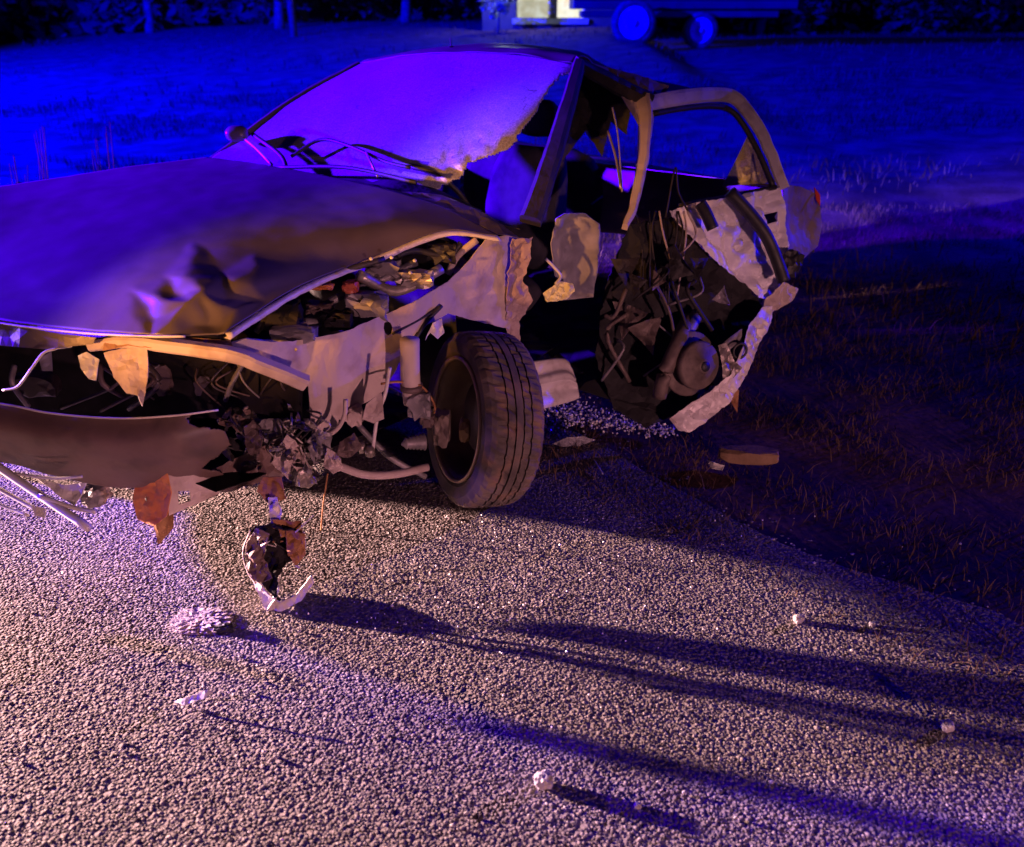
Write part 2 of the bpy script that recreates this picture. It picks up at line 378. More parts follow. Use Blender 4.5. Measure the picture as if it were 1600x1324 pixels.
def scatter(n, x0, x1, y0, y1, dmin, seed, clump=1.2, thr=-.1):
    r = np.random.default_rng(seed); out = []
    while len(out) < n:
        x, y = r.uniform(x0, x1), r.uniform(y0, y1)
        if road_d(x, y) < dmin: continue
        if noise.noise(Vector((x*clump, y*clump, seed))) + r.uniform(-.3, .3) < thr: continue
        out.append((x, y, terrain_h(x, y)-.014))
    return np.array(out)
g = structure(blades('verge_grass', scatter(46000, -1, 5.5, .8, 7, -.30, 3, 2.6, -.02), .012, .075, .0018, DRYGRASS, 1.1, 3), 'stuff')
g = structure(blades('field_grass', scatter(20000, -9, 12, 4, 16, .8, 4, .5, .12), .03, .13, .005, DRYGRASS, .7, 4), 'stuff')
g = structure(blades('far_field_grass', scatter(6000, -22, 26, 14, 34, 3, 5, .35, 0), .04, .14, .012, DRYGRASS, .6, 5), 'stuff')

# ================================================================== WRECKED CAR
CAR = empty('wrecked_car', (-.3, 3.2, 0), 'crushed silver saloon car with its side torn open, standing on the road edge', 'car')
NET = [(150, 530, 0), (130, 440, 0), (200, 405, 0), (300, 375, 0), (400, 395, 0), (450, 430, 0), (410, 475, 0), (352, 528, 0), (235, 530, 0),
       (205, 450, .0), (250, 468, .012), (300, 480, .015), (372, 490, .011), (240, 494, -.008), (320, 502, -.012), (348, 509, -.004),
       (285, 458, -.007), (345, 466, -.012), (295, 438, .012), (322, 462, .016), (345, 482, .013), (392, 448, .006), (382, 474, -.009), (345, 425, -.004), (250, 430, -.003), (215, 500, .004)]
_nv, _ne, _nf, *_ = geometry.delaunay_2d_cdt([Vector((q[0], q[1])) for q in NET], [], [], 0, 1e-5)
def sight(p):
    q = p-Vector((0, 0, CAM_H)); d = q.y*CP-q.z*SP; return 800+q.x/d*F_PX, 662-(q.y*SP+q.z*CP)/d*F_PX
def net_h(u, v):
    for t in _nf:
        (x1, y1), (x2, y2), (x3, y3) = [(NET[k][0], NET[k][1]) for k in t]
        D = (y2-y3)*(x1-x3)+(x3-x2)*(y1-y3); a = ((y2-y3)*(u-x3)+(x3-x2)*(v-y3))/D; b = ((y3-y1)*(u-x3)+(x1-x3)*(v-y3))/D; c = 1-a-b
        if min(a, b, c) >= -1e-6: return a*NET[t[0]][2]+b*NET[t[1]][2]+c*NET[t[2]][2]
    return 0.
def dent(i, j, p):          # crushed front corner of the bonnet: creases with rounded shoulders
    u, v = sight(p); h = 0.
    if 110 < u < 470 and 360 < v < 540:
        u += 9*noise.noise(p*16); v += 6*noise.noise(p*16+Vector((7, 0, 0)))
        h = (5*net_h(u, v)+net_h(u-6, v)+net_h(u+6, v)+net_h(u, v-4)+net_h(u, v+4))/9
    return Vector((-.2*h, -.5*h, h))*.95 + Vector((0, 0, .005*noise.noise(p*3)+.0012*noise.noise(p*14)))
BON = [
 [pt(322, 246, y=3.5), pt(440, 262, y=3.25), pt(570, 288, y=3.02), pt(685, 322, y=2.87), pt(778, 368, y=2.75)],
 [pt(165, 267, y=3.3), pt(300, 282, y=3.05), pt(440, 312, y=2.83), pt(580, 345, y=2.68), pt(692, 361, y=2.70)],
 [pt(18, 289, y=3.1), pt(150, 315, y=2.85), pt(290, 352, y=2.57), pt(440, 392, y=2.45), pt(580, 403, y=2.54)],
 [pt(-140, 320, y=2.9), pt(10, 372, y=2.62), pt(170, 410, y=2.36), pt(330, 446, y=2.18), pt(470, 447, y=2.31)],
 [pt(-240, 455, y=2.5), pt(-50, 492, y=2.22), pt(100, 513, y=2.1), pt(235, 521, y=2.01), pt(352, 520, y=2.02)]]
patch('bonnet', BON, PAINT, CAR, 130, 130, .003, dent)
# folded flange under the bonnet's near edge
edge = catmull([r[4] for r in BON], 60)
rows = [[p+Vector((0, 0, -.002)) for p in edge], [p+Vector((.012, -.008, -.016+.003*noise.noise(p*30))) for p in edge], [p+Vector((-.012, .02, -.022)) for p in edge]]
def strip(name, rows, m, parent, th=.0015):
    vs = [p for r in rows for p in r]; n = len(rows[0])
    fs = [(j*n+i, j*n+i+1, (j+1)*n+i+1, (j+1)*n+i) for j in range(len(rows)-1) for i in range(n-1)]
    me = bpy.data.meshes.new(name); me.from_pydata(vs, [], fs); me.update(); o = link(name, me, m, parent, True)
    return solid(o, th) if th else o
fl = strip('bonnet_flange', rows, PALE, CAR)
fe = catmull(BON[4], 60)
tube('bonnet_edge_highlight', [p+Vector((-.003, -.006, -.006)) for p in fe[4:58:6]], .0035, PALE, CAR, 6)  # pale tube painting a thin highlight along the front edge

# windscreen, roof, pillars
WS = [
 [pt(322, 254, y=3.56), pt(440, 292, y=3.36), pt(560, 318, y=3.17), pt(690, 345, y=3.0), pt(812, 352, y=2.88)],
 [pt(385, 208, y=3.74), pt(490, 230, y=3.52), pt(605, 250, y=3.30), pt(725, 275, y=3.15), pt(838, 285, y=3.05)],
 [pt(458, 158, y=3.90), pt(560, 160, y=3.68), pt(665, 170, y=3.46), pt(775, 188, y=3.28), pt(866, 205, y=3.17)],
 [pt(560, 101, y=4.10), pt(640, 88, y=3.86), pt(730, 83, y=3.66), pt(820, 88, y=3.5), pt(897, 101, y=3.38)]]
def wsd(i, j, p):           # laminated glass, caved in towards its lower near corner
    k = max(0, (i-(.40+.55*j**.7))/.5); k = k*k*(3-2*min(1, k)) if k < 1 else 1
    c = pt(730, 265, y=3.15); d = (p-c).length; q = max(0, 1-d/.30)
    return Vector((.40, .55, -.42))*(.42*k*(1+.35*noise.noise(p*7))) + Vector((.3, .4, -.3))*((q*q+k)*.045*noise.noise(p*22))
def wkeep(i, j):            # a ragged hole near that corner
    if (i-(.40+.55*j**.7))/.5 > .10+.10*noise.noise(Vector((i*8, j*8, 7)))+.015*noise.noise(Vector((i*40, j*40, 7))): return False
    return (i-.93)**2*3+(j-.20)**2*4 > .13+.07*noise.noise(Vector((i*12, j*12, 2)))+.02*noise.noise(Vector((i*50, j*50, 2)))
patch('windscreen', WS, GLASS, CAR, 190, 150, .005, wsd, True, wkeep)
ROOF = [[p+Vector((0, 0, .004)) for p in WS[3]],
 [p+Vector((.05, .10, .02)) for p in WS[3]],
 [p+Vector((.2, .36, .02)) for p in WS[3][:3]]+[WS[3][3]+Vector((.2, .32, -.02)), WS[3][4]+Vector((.20, .22, -.08))],
 [p+Vector((.5, .85, -.03)) for p in WS[3][:3]]+[WS[3][3]+Vector((.42, .62, -.09)), pt(1120, 148, y=3.85)]]
patch('roof', ROOF, PAINT, CAR, 40, 40, .003, lambda i, j, p: Vector((0, 0, .012*noise.noise(p*6)*i)))
def beam(name, pts, wd, dp, m, parent, amp=.004):
    """a pressed pillar: flat rectangular section along a curve"""
    P = catmull(pts, 26); bm = bmesh.new(); prev = None
    for i, p in enumerate(P):
        d = (P[min(i+1, 26)]-P[max(i-1, 0)]).normalized(); t = i/26
        side = d.cross(Vector((.25, 1, 0)).normalized()).normalized(); back = side.cross(d).normalized()
        a = (wd[0]+(wd[1]-wd[0])*t)/2; q = p+Vector((noise.noise(p*20), noise.noise(p*20+Vector((4, 0, 0))), 0))*amp
        ring = [bm.verts.new(q+side*sx*a+back*sy*dp/2) for sx, sy in ((-1, -.6), (-.6, -1), (.6, -1), (1, -.6), (1, 1), (-1, 1))]
        if prev:
            for k in range(6): bm.faces.new((prev[k], prev[(k+1) % 6], ring[(k+1) % 6], ring[k]))
        else: bm.faces.new(ring)
        prev = ring
    bm.faces.new(prev[::-1]); return finish(name, bm, m, parent, False)
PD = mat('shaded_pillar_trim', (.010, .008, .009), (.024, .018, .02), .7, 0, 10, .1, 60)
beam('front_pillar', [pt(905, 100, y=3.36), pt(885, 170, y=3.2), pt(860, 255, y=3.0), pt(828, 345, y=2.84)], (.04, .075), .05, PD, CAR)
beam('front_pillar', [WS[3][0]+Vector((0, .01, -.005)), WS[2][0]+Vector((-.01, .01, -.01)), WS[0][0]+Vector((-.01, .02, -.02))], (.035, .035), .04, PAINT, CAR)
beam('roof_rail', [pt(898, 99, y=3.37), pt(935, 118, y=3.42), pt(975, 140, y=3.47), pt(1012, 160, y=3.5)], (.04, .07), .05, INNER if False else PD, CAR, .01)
sheet('roof_skin_tear', [pt(905, 94, y=3.42), pt(950, 106, y=3.5), pt(1000, 118, y=3.55), pt(1045, 134, y=3.6), pt(1040, 148, y=3.58), pt(1000, 150, y=3.52), pt(950, 128, y=3.47)], mat('scraped_roof_skin', (.13, .09, .09), (.22, .16, .16), .7), CAR, .02, .002, .014, 16, 2., jag=.006)
beam('middle_pillar', [pt(1004, 150, y=3.49), pt(1008, 200, y=3.42), pt(1002, 260, y=3.32), pt(990, 320, y=3.2), pt(978, 355, y=3.12)], (.062, .022), .035, INNER, CAR, .006)
sheet('pillar_gusset', [pt(965, 140, y=3.46), pt(1025, 155, y=3.5), pt(1018, 215, y=3.42), pt(1003, 205, y=3.41)], INNER, CAR, .015, .002, .008, 30, 1.5)
# torn door frame arch
beam('door_frame', [pt(1012, 163, y=3.48), pt(1060, 153, y=3.56), pt(1110, 148, y=3.65), pt(1146, 152, y=3.71), pt(1172, 180, y=3.7), pt(1198, 225, y=3.66), pt(1226, 295, y=3.6)], (.062, .045), .03, PALE, CAR, .004)
tube('door_seal', [pt(1020, 178, y=3.47), pt(1065, 170, y=3.55), pt(1110, 166, y=3.63), pt(1140, 172, y=3.68), pt(1162, 196, y=3.68), pt(1186, 240, y=3.64), pt(1208, 292, y=3.59)], .012, DARKPL, CAR)
sheet('quarter_glass', [pt(1168, 212, y=3.75), pt(1212, 285, y=3.7), pt(1128, 292, y=3.8), pt(1150, 250, y=3.8)], GLASS, CAR, .02, .004, .004)
tube('glass_sliver', [pt(957, 168, y=3.6), pt(966, 215, y=3.55), pt(972, 300, y=3.4)], .004, GLASS, CAR, 5)
tube('window_trim', [pt(950, 205, y=3.58), pt(962, 245, y=3.5), pt(970, 295, y=3.4)], .006, STEEL, CAR, 5)
tube('window_trim', [pt(1212, 293, y=3.58), pt(1150, 305, y=3.5), pt(1060, 322, y=3.38)], .010, DARKPL, CAR, 6)
tail = [pt(1224, 288, y=3.62), pt(1252, 292, y=3.72), pt(1279, 305, y=3.82), pt(1284, 350, y=3.82), pt(1278, 385, y=3.78), pt(1255, 405, y=3.7), pt(1236, 430, y=3.62), pt(1225, 380, y=3.58), pt(1222, 330, y=3.58)]
sheet('rear_quarter', tail, mat('scraped_rear_paint', (.12, .085, .10), (.20, .15, .17), .6, .1, 7), CAR, .02, .003, .006, 9, 4., bulge=.03)
sheet('tail_lamp', [pt(1272, 293, y=3.80), pt(1281, 305, y=3.80), pt(1281, 322, y=3.79), pt(1275, 312, y=3.79)], mat('red_lamp_lens', (.6, .06, .03), (.7, .1, .05), .25), CAR, .012, .006, .0)
# white crinkled panel of the rear door
sheet('crumpled_rear_panel', [pt(1048, 330, y=3.30), pt(1085, 318, y=3.36), pt(1140, 308, y=3.45), pt(1222, 292, y=3.58), pt(1230, 335, y=3.57), pt(1232, 385, y=3.55), pt(1226, 425, y=3.5), pt(1205, 470, y=3.42), pt(1185, 465, y=3.38), pt(1160, 440, y=3.36), pt(1110, 400, y=3.32), pt(1070, 360, y=3.28)], mat('bare_white_panel', (.60, .56, .58), (.74, .70, .72), .5, 0, 5, .05, 60), CAR, .011, .002, .045, 6, 5., jag=.006,
      holes=[[pt(1198, 335, y=3.53), pt(1218, 330, y=3.55), pt(1220, 345, y=3.54), pt(1202, 350, y=3.53)]])
tube('hanging_belt', [pt(1140, 300, y=3.42), pt(1172, 335, y=3.40), pt(1198, 370, y=3.38), pt(1215, 410, y=3.38), pt(1225, 440, y=3.36)], .027, DARKPL, CAR, 8)
tube('broken_strut', [pt(1094, 318, y=3.30), pt(1104, 335, y=3.28), pt(1114, 358, y=3.26)], .024, DARKPL, CAR, 8)
lump('torn_trim', pt(1235, 412, y=3.5), (.05, .04, .06), DARKPL, CAR, 3, .5)
sheet('torn_edge', [pt(1195, 470, y=3.38), pt(1225, 440, y=3.4), pt(1248, 452, y=3.45), pt(1240, 470, y=3.42), pt(1215, 485, y=3.4), pt(1192, 492, y=3.34)], INNER, CAR, .014, .002, .02, 20, 6., jag=.006)
# lower quarter strip and inner arch
sheet('lower_quarter_panel', [pt(1046, 655, y=2.95), pt(1075, 634, y=2.96), pt(1110, 612, y=2.99), pt(1142, 585, y=3.02), pt(1160, 545, y=3.08), pt(1172, 505, y=3.16), pt(1192, 480, y=3.24), pt(1208, 478, y=3.28), pt(1204, 505, y=3.24), pt(1186, 540, y=3.16), pt(1168, 585, y=3.08), pt(1140, 630, y=3.0), pt(1108, 655, y=2.97), pt(1078, 676, y=2.93), pt(1060, 672, y=2.92)], PALE, CAR, .012, .002, .018, 12, 7., jag=.005)
sheet('arch_rag', [pt(1140, 600, y=3.05), pt(1155, 610, y=3.05), pt(1152, 645, y=3.03), pt(1140, 625, y=3.04)], RUST, CAR, .012, .002, .01, 30, 2.)
# rear suspension and drum
DM = mat('rear_hub_metal', (.09, .065, .06), (.17, .13, .11), .65, .3, 16, .2, 60)
hubc = pt(1085, 570, y=3.02); hubd = Vector((.42, -.82, .22))
lathe('backing_plate', [(.02, -.01), (.125, -.01), (.13, 0), (.125, .006), (.02, .006)], hubc-hubd*.03, hubd, DM, CAR, 28)
hub = lathe('brake_drum', [(.01, 0), (.088, 0), (.096, .012), (.096, .03), (.088, .04), (.06, .042), (.055, .05), (.032, .052), (.03, .065), (.01, .066)], hubc, hubd, DM, CAR, 32)
lathe('hub_bore', [(.002, .067), (.020, .067), (.020, .07), (.002, .07)], hubc, hubd, DARKPL, CAR, 16)
tube('trailing_arm', [pt(1075, 500, y=3.2), pt(1062, 530, y=3.05), pt(1040, 580, y=2.98), pt(1030, 620, y=2.98)], .03, DM, CAR, 8)
tube('rear_damper', [pt(1090, 490, y=3.2), pt(1060, 545, y=3.05)], .026, GREY, CAR, 10)
sheet('suspension_bracket', [pt(1122, 540, y=3.06), pt(1135, 535, y=3.06), pt(1148, 565, y=3.05), pt(1160, 575, y=3.04), pt(1145, 592, y=3.02), pt(1130, 600, y=3.01), pt(1128, 570, y=3.03)], STEEL, CAR, .012, .004, .012, 20, 3.)
lathe('brake_pipe_coil', [(.03, 0), (.036, .006), (.03, .012), (.024, .006)], pt(1155, 548, y=3.08), (.3, -1, .1), DARKPL, CAR, 18, True)
for k in range(11):
    u0 = 965+random.random()*190; v0 = 410+random.random()*190; y0 = 3.10+random.uniform(-.04, .04); s_ = random.uniform(14, 34); a0 = random.random()*6.28
    sheet('torn_strip', [pt(u0+s_*math.cos(a0+q)*(1 if q % 2 else .45), v0+s_*1.2*math.sin(a0+q)*(1 if q % 2 else .5), y=y0+random.uniform(-.05, .05)) for q in range(6)], [DM, PD, GREY, PD][k % 4], CAR, .012, .002, .012, 12, k*1.1, jag=.002)
for k in range(10):
    u0 = 960+random.random()*180; v0 = 400+random.random()*150
    tube('rear_cable', [pt(u0, v0, y=3.12), pt(u0+random.uniform(-40, 40), v0+random.uniform(10, 50), y=3.07), pt(u0+random.uniform(-50, 50), v0+random.uniform(40, 110), y=3.08)], random.choice([.004, .006, .009]), [PD, DM, GREY][k % 3], CAR, 6)
# dark cavity of the cabin: floor, tunnel, rear bench, front seats, far side
def quad(name, a, b, c, d, m, parent, step=.06, th=.003, amp=.012, sc=5, seed=1., jag=0.): return sheet(name, [a, b, c, d], m, parent, step, th, amp, sc, seed, jag=jag)
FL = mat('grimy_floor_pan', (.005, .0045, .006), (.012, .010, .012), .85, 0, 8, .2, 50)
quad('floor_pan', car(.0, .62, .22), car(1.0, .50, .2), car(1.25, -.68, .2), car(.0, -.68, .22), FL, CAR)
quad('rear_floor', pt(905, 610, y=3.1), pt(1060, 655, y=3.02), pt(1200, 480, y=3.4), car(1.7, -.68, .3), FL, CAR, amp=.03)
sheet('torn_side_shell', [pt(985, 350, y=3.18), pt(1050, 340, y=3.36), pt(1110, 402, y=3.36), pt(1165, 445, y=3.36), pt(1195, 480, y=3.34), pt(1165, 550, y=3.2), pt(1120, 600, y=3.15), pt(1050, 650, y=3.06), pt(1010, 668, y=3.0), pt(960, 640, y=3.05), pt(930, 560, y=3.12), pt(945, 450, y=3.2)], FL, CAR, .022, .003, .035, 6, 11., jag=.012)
quad('far_door', car(.05, -.74, .2), car(.95, -.74, .2), car(.95, -.74, .84), car(.05, -.74, .9), PAINT, CAR, amp=.004)
quad('far_door', car(.97, -.74, .2), car(1.8, -.70, .2), car(1.8, -.72, .86), car(.97, -.74, .84), PAINT, CAR, amp=.004)
tube('far_pillar', [car(.95, -.73, .84), car(1.02, -.66, 1.12), car(1.08, -.58, 1.36)], .03, PD, CAR)
tube('far_pillar', [car(1.85, -.70, .84), car(1.72, -.62, 1.15), car(1.6, -.55, 1.36)], .04, PD, CAR)
quad('boot_lid', pt(1226, 292, y=3.66), pt(1279, 306, y=3.86), car(2.5, -.62, .86), car(1.9, -.66, .88), PAINT, CAR, amp=.006)
quad('rear_panel', pt(1279, 306, y=3.87), pt(1272, 395, y=3.8), car(2.5, -.62, .35), car(2.5, -.62, .85), PAINT, CAR, amp=.006)
quad('rear_wing', car(1.8, -.74, .3), car(2.5, -.66, .35), car(2.5, -.66, .85), car(1.8, -.74, .85), PAINT, CAR, amp=.004)
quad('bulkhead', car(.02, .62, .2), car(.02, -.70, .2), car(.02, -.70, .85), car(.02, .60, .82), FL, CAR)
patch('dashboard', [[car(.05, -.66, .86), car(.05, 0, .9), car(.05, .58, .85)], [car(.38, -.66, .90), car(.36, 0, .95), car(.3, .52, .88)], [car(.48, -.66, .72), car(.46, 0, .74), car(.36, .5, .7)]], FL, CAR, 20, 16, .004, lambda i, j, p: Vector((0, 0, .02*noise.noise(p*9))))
def seat(x, y, lean=.0, m=CLOTH):
    R = Matrix.Rotation(HD, 3, 'Z')
    c = lump('seat_cushion', car(x, y, .42), (.26, .25, .09), m, CAR, x*3+y, .12, 3, 1.5, .8, True, R)
    b = lump('seat_backrest', car(x+.27+lean, y, .76), (.09, .23, .33), m, CAR, x*5+y, .1, 3, 1.5, .8, True, R @ Matrix.Rotation(.25, 3, 'Y'))
    h = lump('headrest', car(x+.36+lean, y, 1.14), (.05, .12, .09), m, CAR, x+y*3, .1, 3, 1.5, .85, True, R)
seat(.75, -.36); seat(.72, .22, .05)
lump('rear_bench', car(1.65, -.15, .72), (.12, .5, .30), CLOTH, CAR, 2, .15, 3, 1.5, .8, True, Matrix.Rotation(HD, 3, 'Z'))
ln = lathe('steering_wheel', [(.17, -.012), (.185, 0), (.17, .012), (.158, 0)], car(.42, .2, .86), AX*.8+Vector((0, 0, .55)), DARKPL, CAR, 28, True)
sheet('opening_dark_sheet', [pt(893, 108, y=3.8), pt(940, 128, y=3.85), pt(988, 150, y=3.8), pt(980, 210, y=3.7), pt(955, 190, y=3.75), pt(940, 245, y=3.7), pt(915, 205, y=3.7), pt(880, 250, y=3.6), pt(868, 200, y=3.6)], FL, CAR, .02, .003, .03, 8, 3., jag=.006)  # near-black sheet added to darken the view through the door opening
# pale airbag and yellow foam in the door opening
R0 = Matrix.Rotation(.4, 3, 'Z')
sheet('side_airbag', [pt(868, 342, y=2.98), pt(880, 333, y=3.0), pt(915, 334, y=3.04), pt(936, 350, y=3.06), pt(936, 395, y=3.06), pt(928, 465, y=3.06), pt(880, 470, y=3.0), pt(868, 430, y=2.98), pt(862, 380, y=2.97)], mat('grey_airbag_cloth', (.16, .15, .18), (.30, .28, .33), .9, 0, 8, .2, 60, spec=.1), CAR, .012, .003, .03, 9, 2.5, bulge=.04, smooth=True)
sheet('torn_seat_foam', [pt(848, 458, y=2.9), pt(875, 440, y=2.92), pt(896, 444, y=2.93), pt(898, 456, y=2.93), pt(885, 468, y=2.91), pt(856, 472, y=2.89)], YELLOW, CAR, .008, .006, .02, 30, 1.2, jag=.004)
tube('clear_tube', [pt(853, 405, y=2.92), pt(866, 418, y=2.92), pt(876, 432, y=2.92), pt(868, 444, y=2.9)], .006, LAMPW, CAR, 6)

# inner wing: long pale pressing from the nose to the door pillar
def L1(u, v, off=0.):     # vertical plane of the inner wing
    A = Vector((-.76, 2.08)); B = Vector((-.02, 2.82)); n = Vector((B.y-A.y, -(B.x-A.x))).normalized()
    a, b = (u-800)/F_PX, (v-662)/F_PX; d = Vector((a, CP-b*SP)); t = (n.dot(A)+off)/n.dot(d)
    return Vector((a*t, (CP-b*SP)*t, CAM_H+(-SP-b*CP)*t))
iw = [(352, 538), (385, 530), (430, 535), (470, 532), (540, 518), (600, 492), (650, 470), (700, 440), (735, 405), (758, 375), (790, 368), (828, 374), (826, 400), (812, 440), (806, 470), (800, 500), (796, 515), (770, 508), (735, 500), (700, 490), (672, 505), (650, 520), (632, 548), (618, 580), (600, 610), (580, 625), (566, 632), (560, 660), (545, 662), (530, 655), (528, 670), (505, 682), (488, 685), (484, 640), (482, 605), (470, 590), (430, 575), (395, 560)]
sheet('inner_wing', [L1(u, v, .012*math.sin(u*.05)) for u, v in iw], INNER, CAR, .014, .003, .0065, 6, 3.7, jag=.003,
      holes=[[L1(606+7*math.cos(a), 513+11*math.sin(a)) for a in [k*math.pi/4 for k in range(8)]],
             [L1(463+3*math.cos(a), 547+3*math.sin(a)) for a in [k*math.pi/3 for k in range(6)]],
             [L1(797+7*math.cos(a), 468+8*math.sin(a)) for a in [k*math.pi/4 for k in range(8)]]])
tube('wing_seam', [L1(u, v, .014) for u, v in [(640, 545), (665, 505), (690, 478)]], .007, DARKPL, CAR, 6)
tube('wing_seam', [L1(u, v, .01) for u, v in [(613, 522), (640, 508), (672, 490), (690, 478)]], .004, DARKPL, CAR, 6)
sheet('wing_top_fold', [L1(u, v, -.02) for u, v in [(350, 540), (385, 528), (425, 532), (470, 545), (455, 560), (420, 568), (385, 562), (360, 555)]], PALE, CAR, .012, .002, .014, 16, 9.)
sheet('strut_top_tear', [L1(u, v, .06) for u, v in [(664, 532), (676, 505), (690, 498), (694, 520), (684, 530), (672, 520)]], PALE, CAR, .01, .002, .008, 30, 5.)
# door hinge pillar, ragged
sheet('hinge_pillar', [pt(800, 372, y=2.80), pt(832, 372, y=2.84), pt(828, 410, y=2.84), pt(818, 440, y=2.84), pt(832, 470, y=2.85), pt(812, 505, y=2.84), pt(815, 560, y=2.86), pt(790, 560, y=2.83), pt(790, 480, y=2.8)], mat('scraped_pink_metal', (.26, .18, .19), (.38, .28, .29), .65, .1, 9, .15, 60, c3=(.14, .09, .10), s3=20), CAR, .012, .003, .014, 14, 8., jag=.01)
sheet('near_wing_remnant', [pt(600, 298, y=2.98), pt(690, 326, y=2.86), pt(778, 366, y=2.76), pt(812, 372, y=2.8), pt(760, 335, y=2.88), pt(690, 305, y=2.98)], PAINT, CAR, .02, .002, .01, 8, 2.)

DM0 = mat('dirty_brown_metal', (.07, .045, .045), (.13, .09, .09), .6, .2, 12, .2, 60); EB2 = mat('worn_black_plastic', (.03, .022, .028), (.06, .045, .05), .5, 0, 12, .15, 60)
# engine bay
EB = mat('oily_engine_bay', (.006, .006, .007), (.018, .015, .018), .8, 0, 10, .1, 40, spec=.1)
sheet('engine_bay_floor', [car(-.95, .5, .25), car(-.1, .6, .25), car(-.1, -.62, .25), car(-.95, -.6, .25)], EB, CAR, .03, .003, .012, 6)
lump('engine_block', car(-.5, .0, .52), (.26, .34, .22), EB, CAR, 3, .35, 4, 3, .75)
for k, (u, v, y, s, m_, sd) in enumerate([
    (500, 447, 2.44, (.05, .03, .010), ORANGE, 1), (548, 448, 2.48, (.030, .03, .022), REDP, 2), (500, 480, 2.46, (.05, .04, .02), DM0, 4),
    (575, 482, 2.48, (.08, .05, .065), GREY, 3), (648, 436, 2.6, (.075, .04, .035), STEEL, 5), (600, 420, 2.62, (.07, .05, .04), GREY, 6),
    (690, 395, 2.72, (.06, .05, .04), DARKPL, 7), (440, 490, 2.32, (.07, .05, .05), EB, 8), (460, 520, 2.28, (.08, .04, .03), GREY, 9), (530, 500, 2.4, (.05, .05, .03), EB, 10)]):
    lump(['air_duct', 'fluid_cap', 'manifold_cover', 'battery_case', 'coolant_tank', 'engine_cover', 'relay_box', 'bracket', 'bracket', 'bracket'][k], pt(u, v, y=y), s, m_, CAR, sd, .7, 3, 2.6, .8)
for k, pp in enumerate([[(400, 520), (440, 470), (520, 430), (600, 405)], [(470, 515), (520, 470), (590, 440), (650, 410)], [(560, 430), (620, 455), (690, 420)], [(620, 400), (650, 392), (700, 400), (720, 380)], [(400, 480), (430, 500), (500, 505)]]):
    tube('engine_hose', [pt(u, v, y=2.30+.0012*(u-400)+.05*(k % 2)) for u, v in pp], .010+.004*(k % 3), [DARKPL, GREY, STEEL][k % 3], CAR, 8)
tube('pipe_bend', [pt(700, 428, y=2.72), pt(715, 400, y=2.72), pt(745, 375, y=2.74)], .012, INNER, CAR, 8)
for k, (u, v) in enumerate([(580, 405), (612, 403), (648, 408), (641, 427)]): lathe('bolt_head', [(.001, 0), (.006, 0), (.006, .004), (.001, .004)], pt(u, v, y=2.5), (0, -.6, .6), LAMPW, CAR, 6)

# radiator support and headlamp opening
beam('radiator_support', [pt(140, 540, y=2.12), pt(200, 534, y=2.10), pt(290, 545, y=2.07), pt(365, 556, y=2.04), pt(430, 580, y=2.07), pt(478, 600, y=2.1)], (.030, .042), .03, INNER, CAR, .004)
sheet('slam_panel', [pt(165, 530, y=2.1), pt(235, 524, y=2.12), pt(360, 532, y=2.1), pt(372, 560, y=2.06), pt(300, 552, y=2.06), pt(200, 540, y=2.08), pt(160, 548, y=2.08)], mat('orange_slam_panel', (.34, .18, .10), (.46, .29, .2), .7, .1, 9), CAR, .015, .002, .008, 20, 2.)  # orange-brown mottling over the whole slam panel
sheet('hanging_flap', [pt(162, 552, y=2.08), pt(190, 545, y=2.09), pt(231, 543, y=2.08), pt(231, 590, y=2.05), pt(222, 636, y=2.02), pt(215, 618, y=2.02), pt(198, 615, y=2.03), pt(178, 590, y=2.05)], INNER, CAR, .012, .002, .008, 16, 4., jag=.003)
sheet('lamp_shell', [pt(122, 556, y=2.08), pt(135, 550, y=2.08), pt(155, 562, y=2.08), pt(150, 595, y=2.05), pt(138, 592, y=2.05), pt(126, 575, y=2.06)], LAMPW, CAR, .01, .003, .01, 20, 2.)
tube('wire', [pt(5, 610, y=2.04), pt(28, 604, y=2.03), pt(50, 575, y=2.04), pt(68, 552, y=2.06), pt(88, 545, y=2.08)], .0035, LAMPW, CAR, 6)
sheet('lamp_fragment', [pt(86, 546, y=2.1), pt(108, 532, y=2.12), pt(120, 530, y=2.13), pt(112, 542, y=2.1)], LAMPW, CAR, .01, .002, .005, 30, 1.)
sheet('lamp_fragment', [pt(60, 560, y=2.15), pt(80, 550, y=2.16), pt(82, 580, y=2.14), pt(66, 580, y=2.14)], GREY, CAR, .01, .002, .005, 30, 1.)
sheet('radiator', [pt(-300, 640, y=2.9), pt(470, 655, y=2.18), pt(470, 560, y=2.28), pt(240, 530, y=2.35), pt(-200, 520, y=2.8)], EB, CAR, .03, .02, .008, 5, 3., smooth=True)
sheet('grille_bar', [pt(-80, 500, y=2.24), pt(0, 505, y=2.16), pt(85, 520, y=2.11), pt(150, 528, y=2.08), pt(145, 538, y=2.08), pt(70, 546, y=2.1), pt(0, 540, y=2.13), pt(-80, 530, y=2.2)], PAINT, CAR, .02, .002, .006, 8, 2.)
for k, (u, v, y, sz) in enumerate([(255, 590, 2.34, (.05, .04, .07)), (330, 600, 2.32, (.06, .04, .05)), (395, 615, 2.3, (.05, .05, .06)), (60, 600, 2.36, (.08, .04, .05)), (440, 640, 2.28, (.05, .04, .04))]):
    lump('cooling_fan_part', pt(u, v, y=y), sz, [DM0, EB2][k % 2], CAR, k*2.3, .4, 3, 2.4, .72)
for k in range(14):
    u = random.uniform(10, 460); tube('front_cable', [pt(u, 560+random.random()*20, y=2.26), pt(u+random.uniform(-40, 40), 600, y=2.22), pt(u+random.uniform(-70, 70), 620+random.random()*25, y=2.25)], random.choice([.003, .005, .008]), [EB2, DM0, GREY][k % 3], CAR, 6)
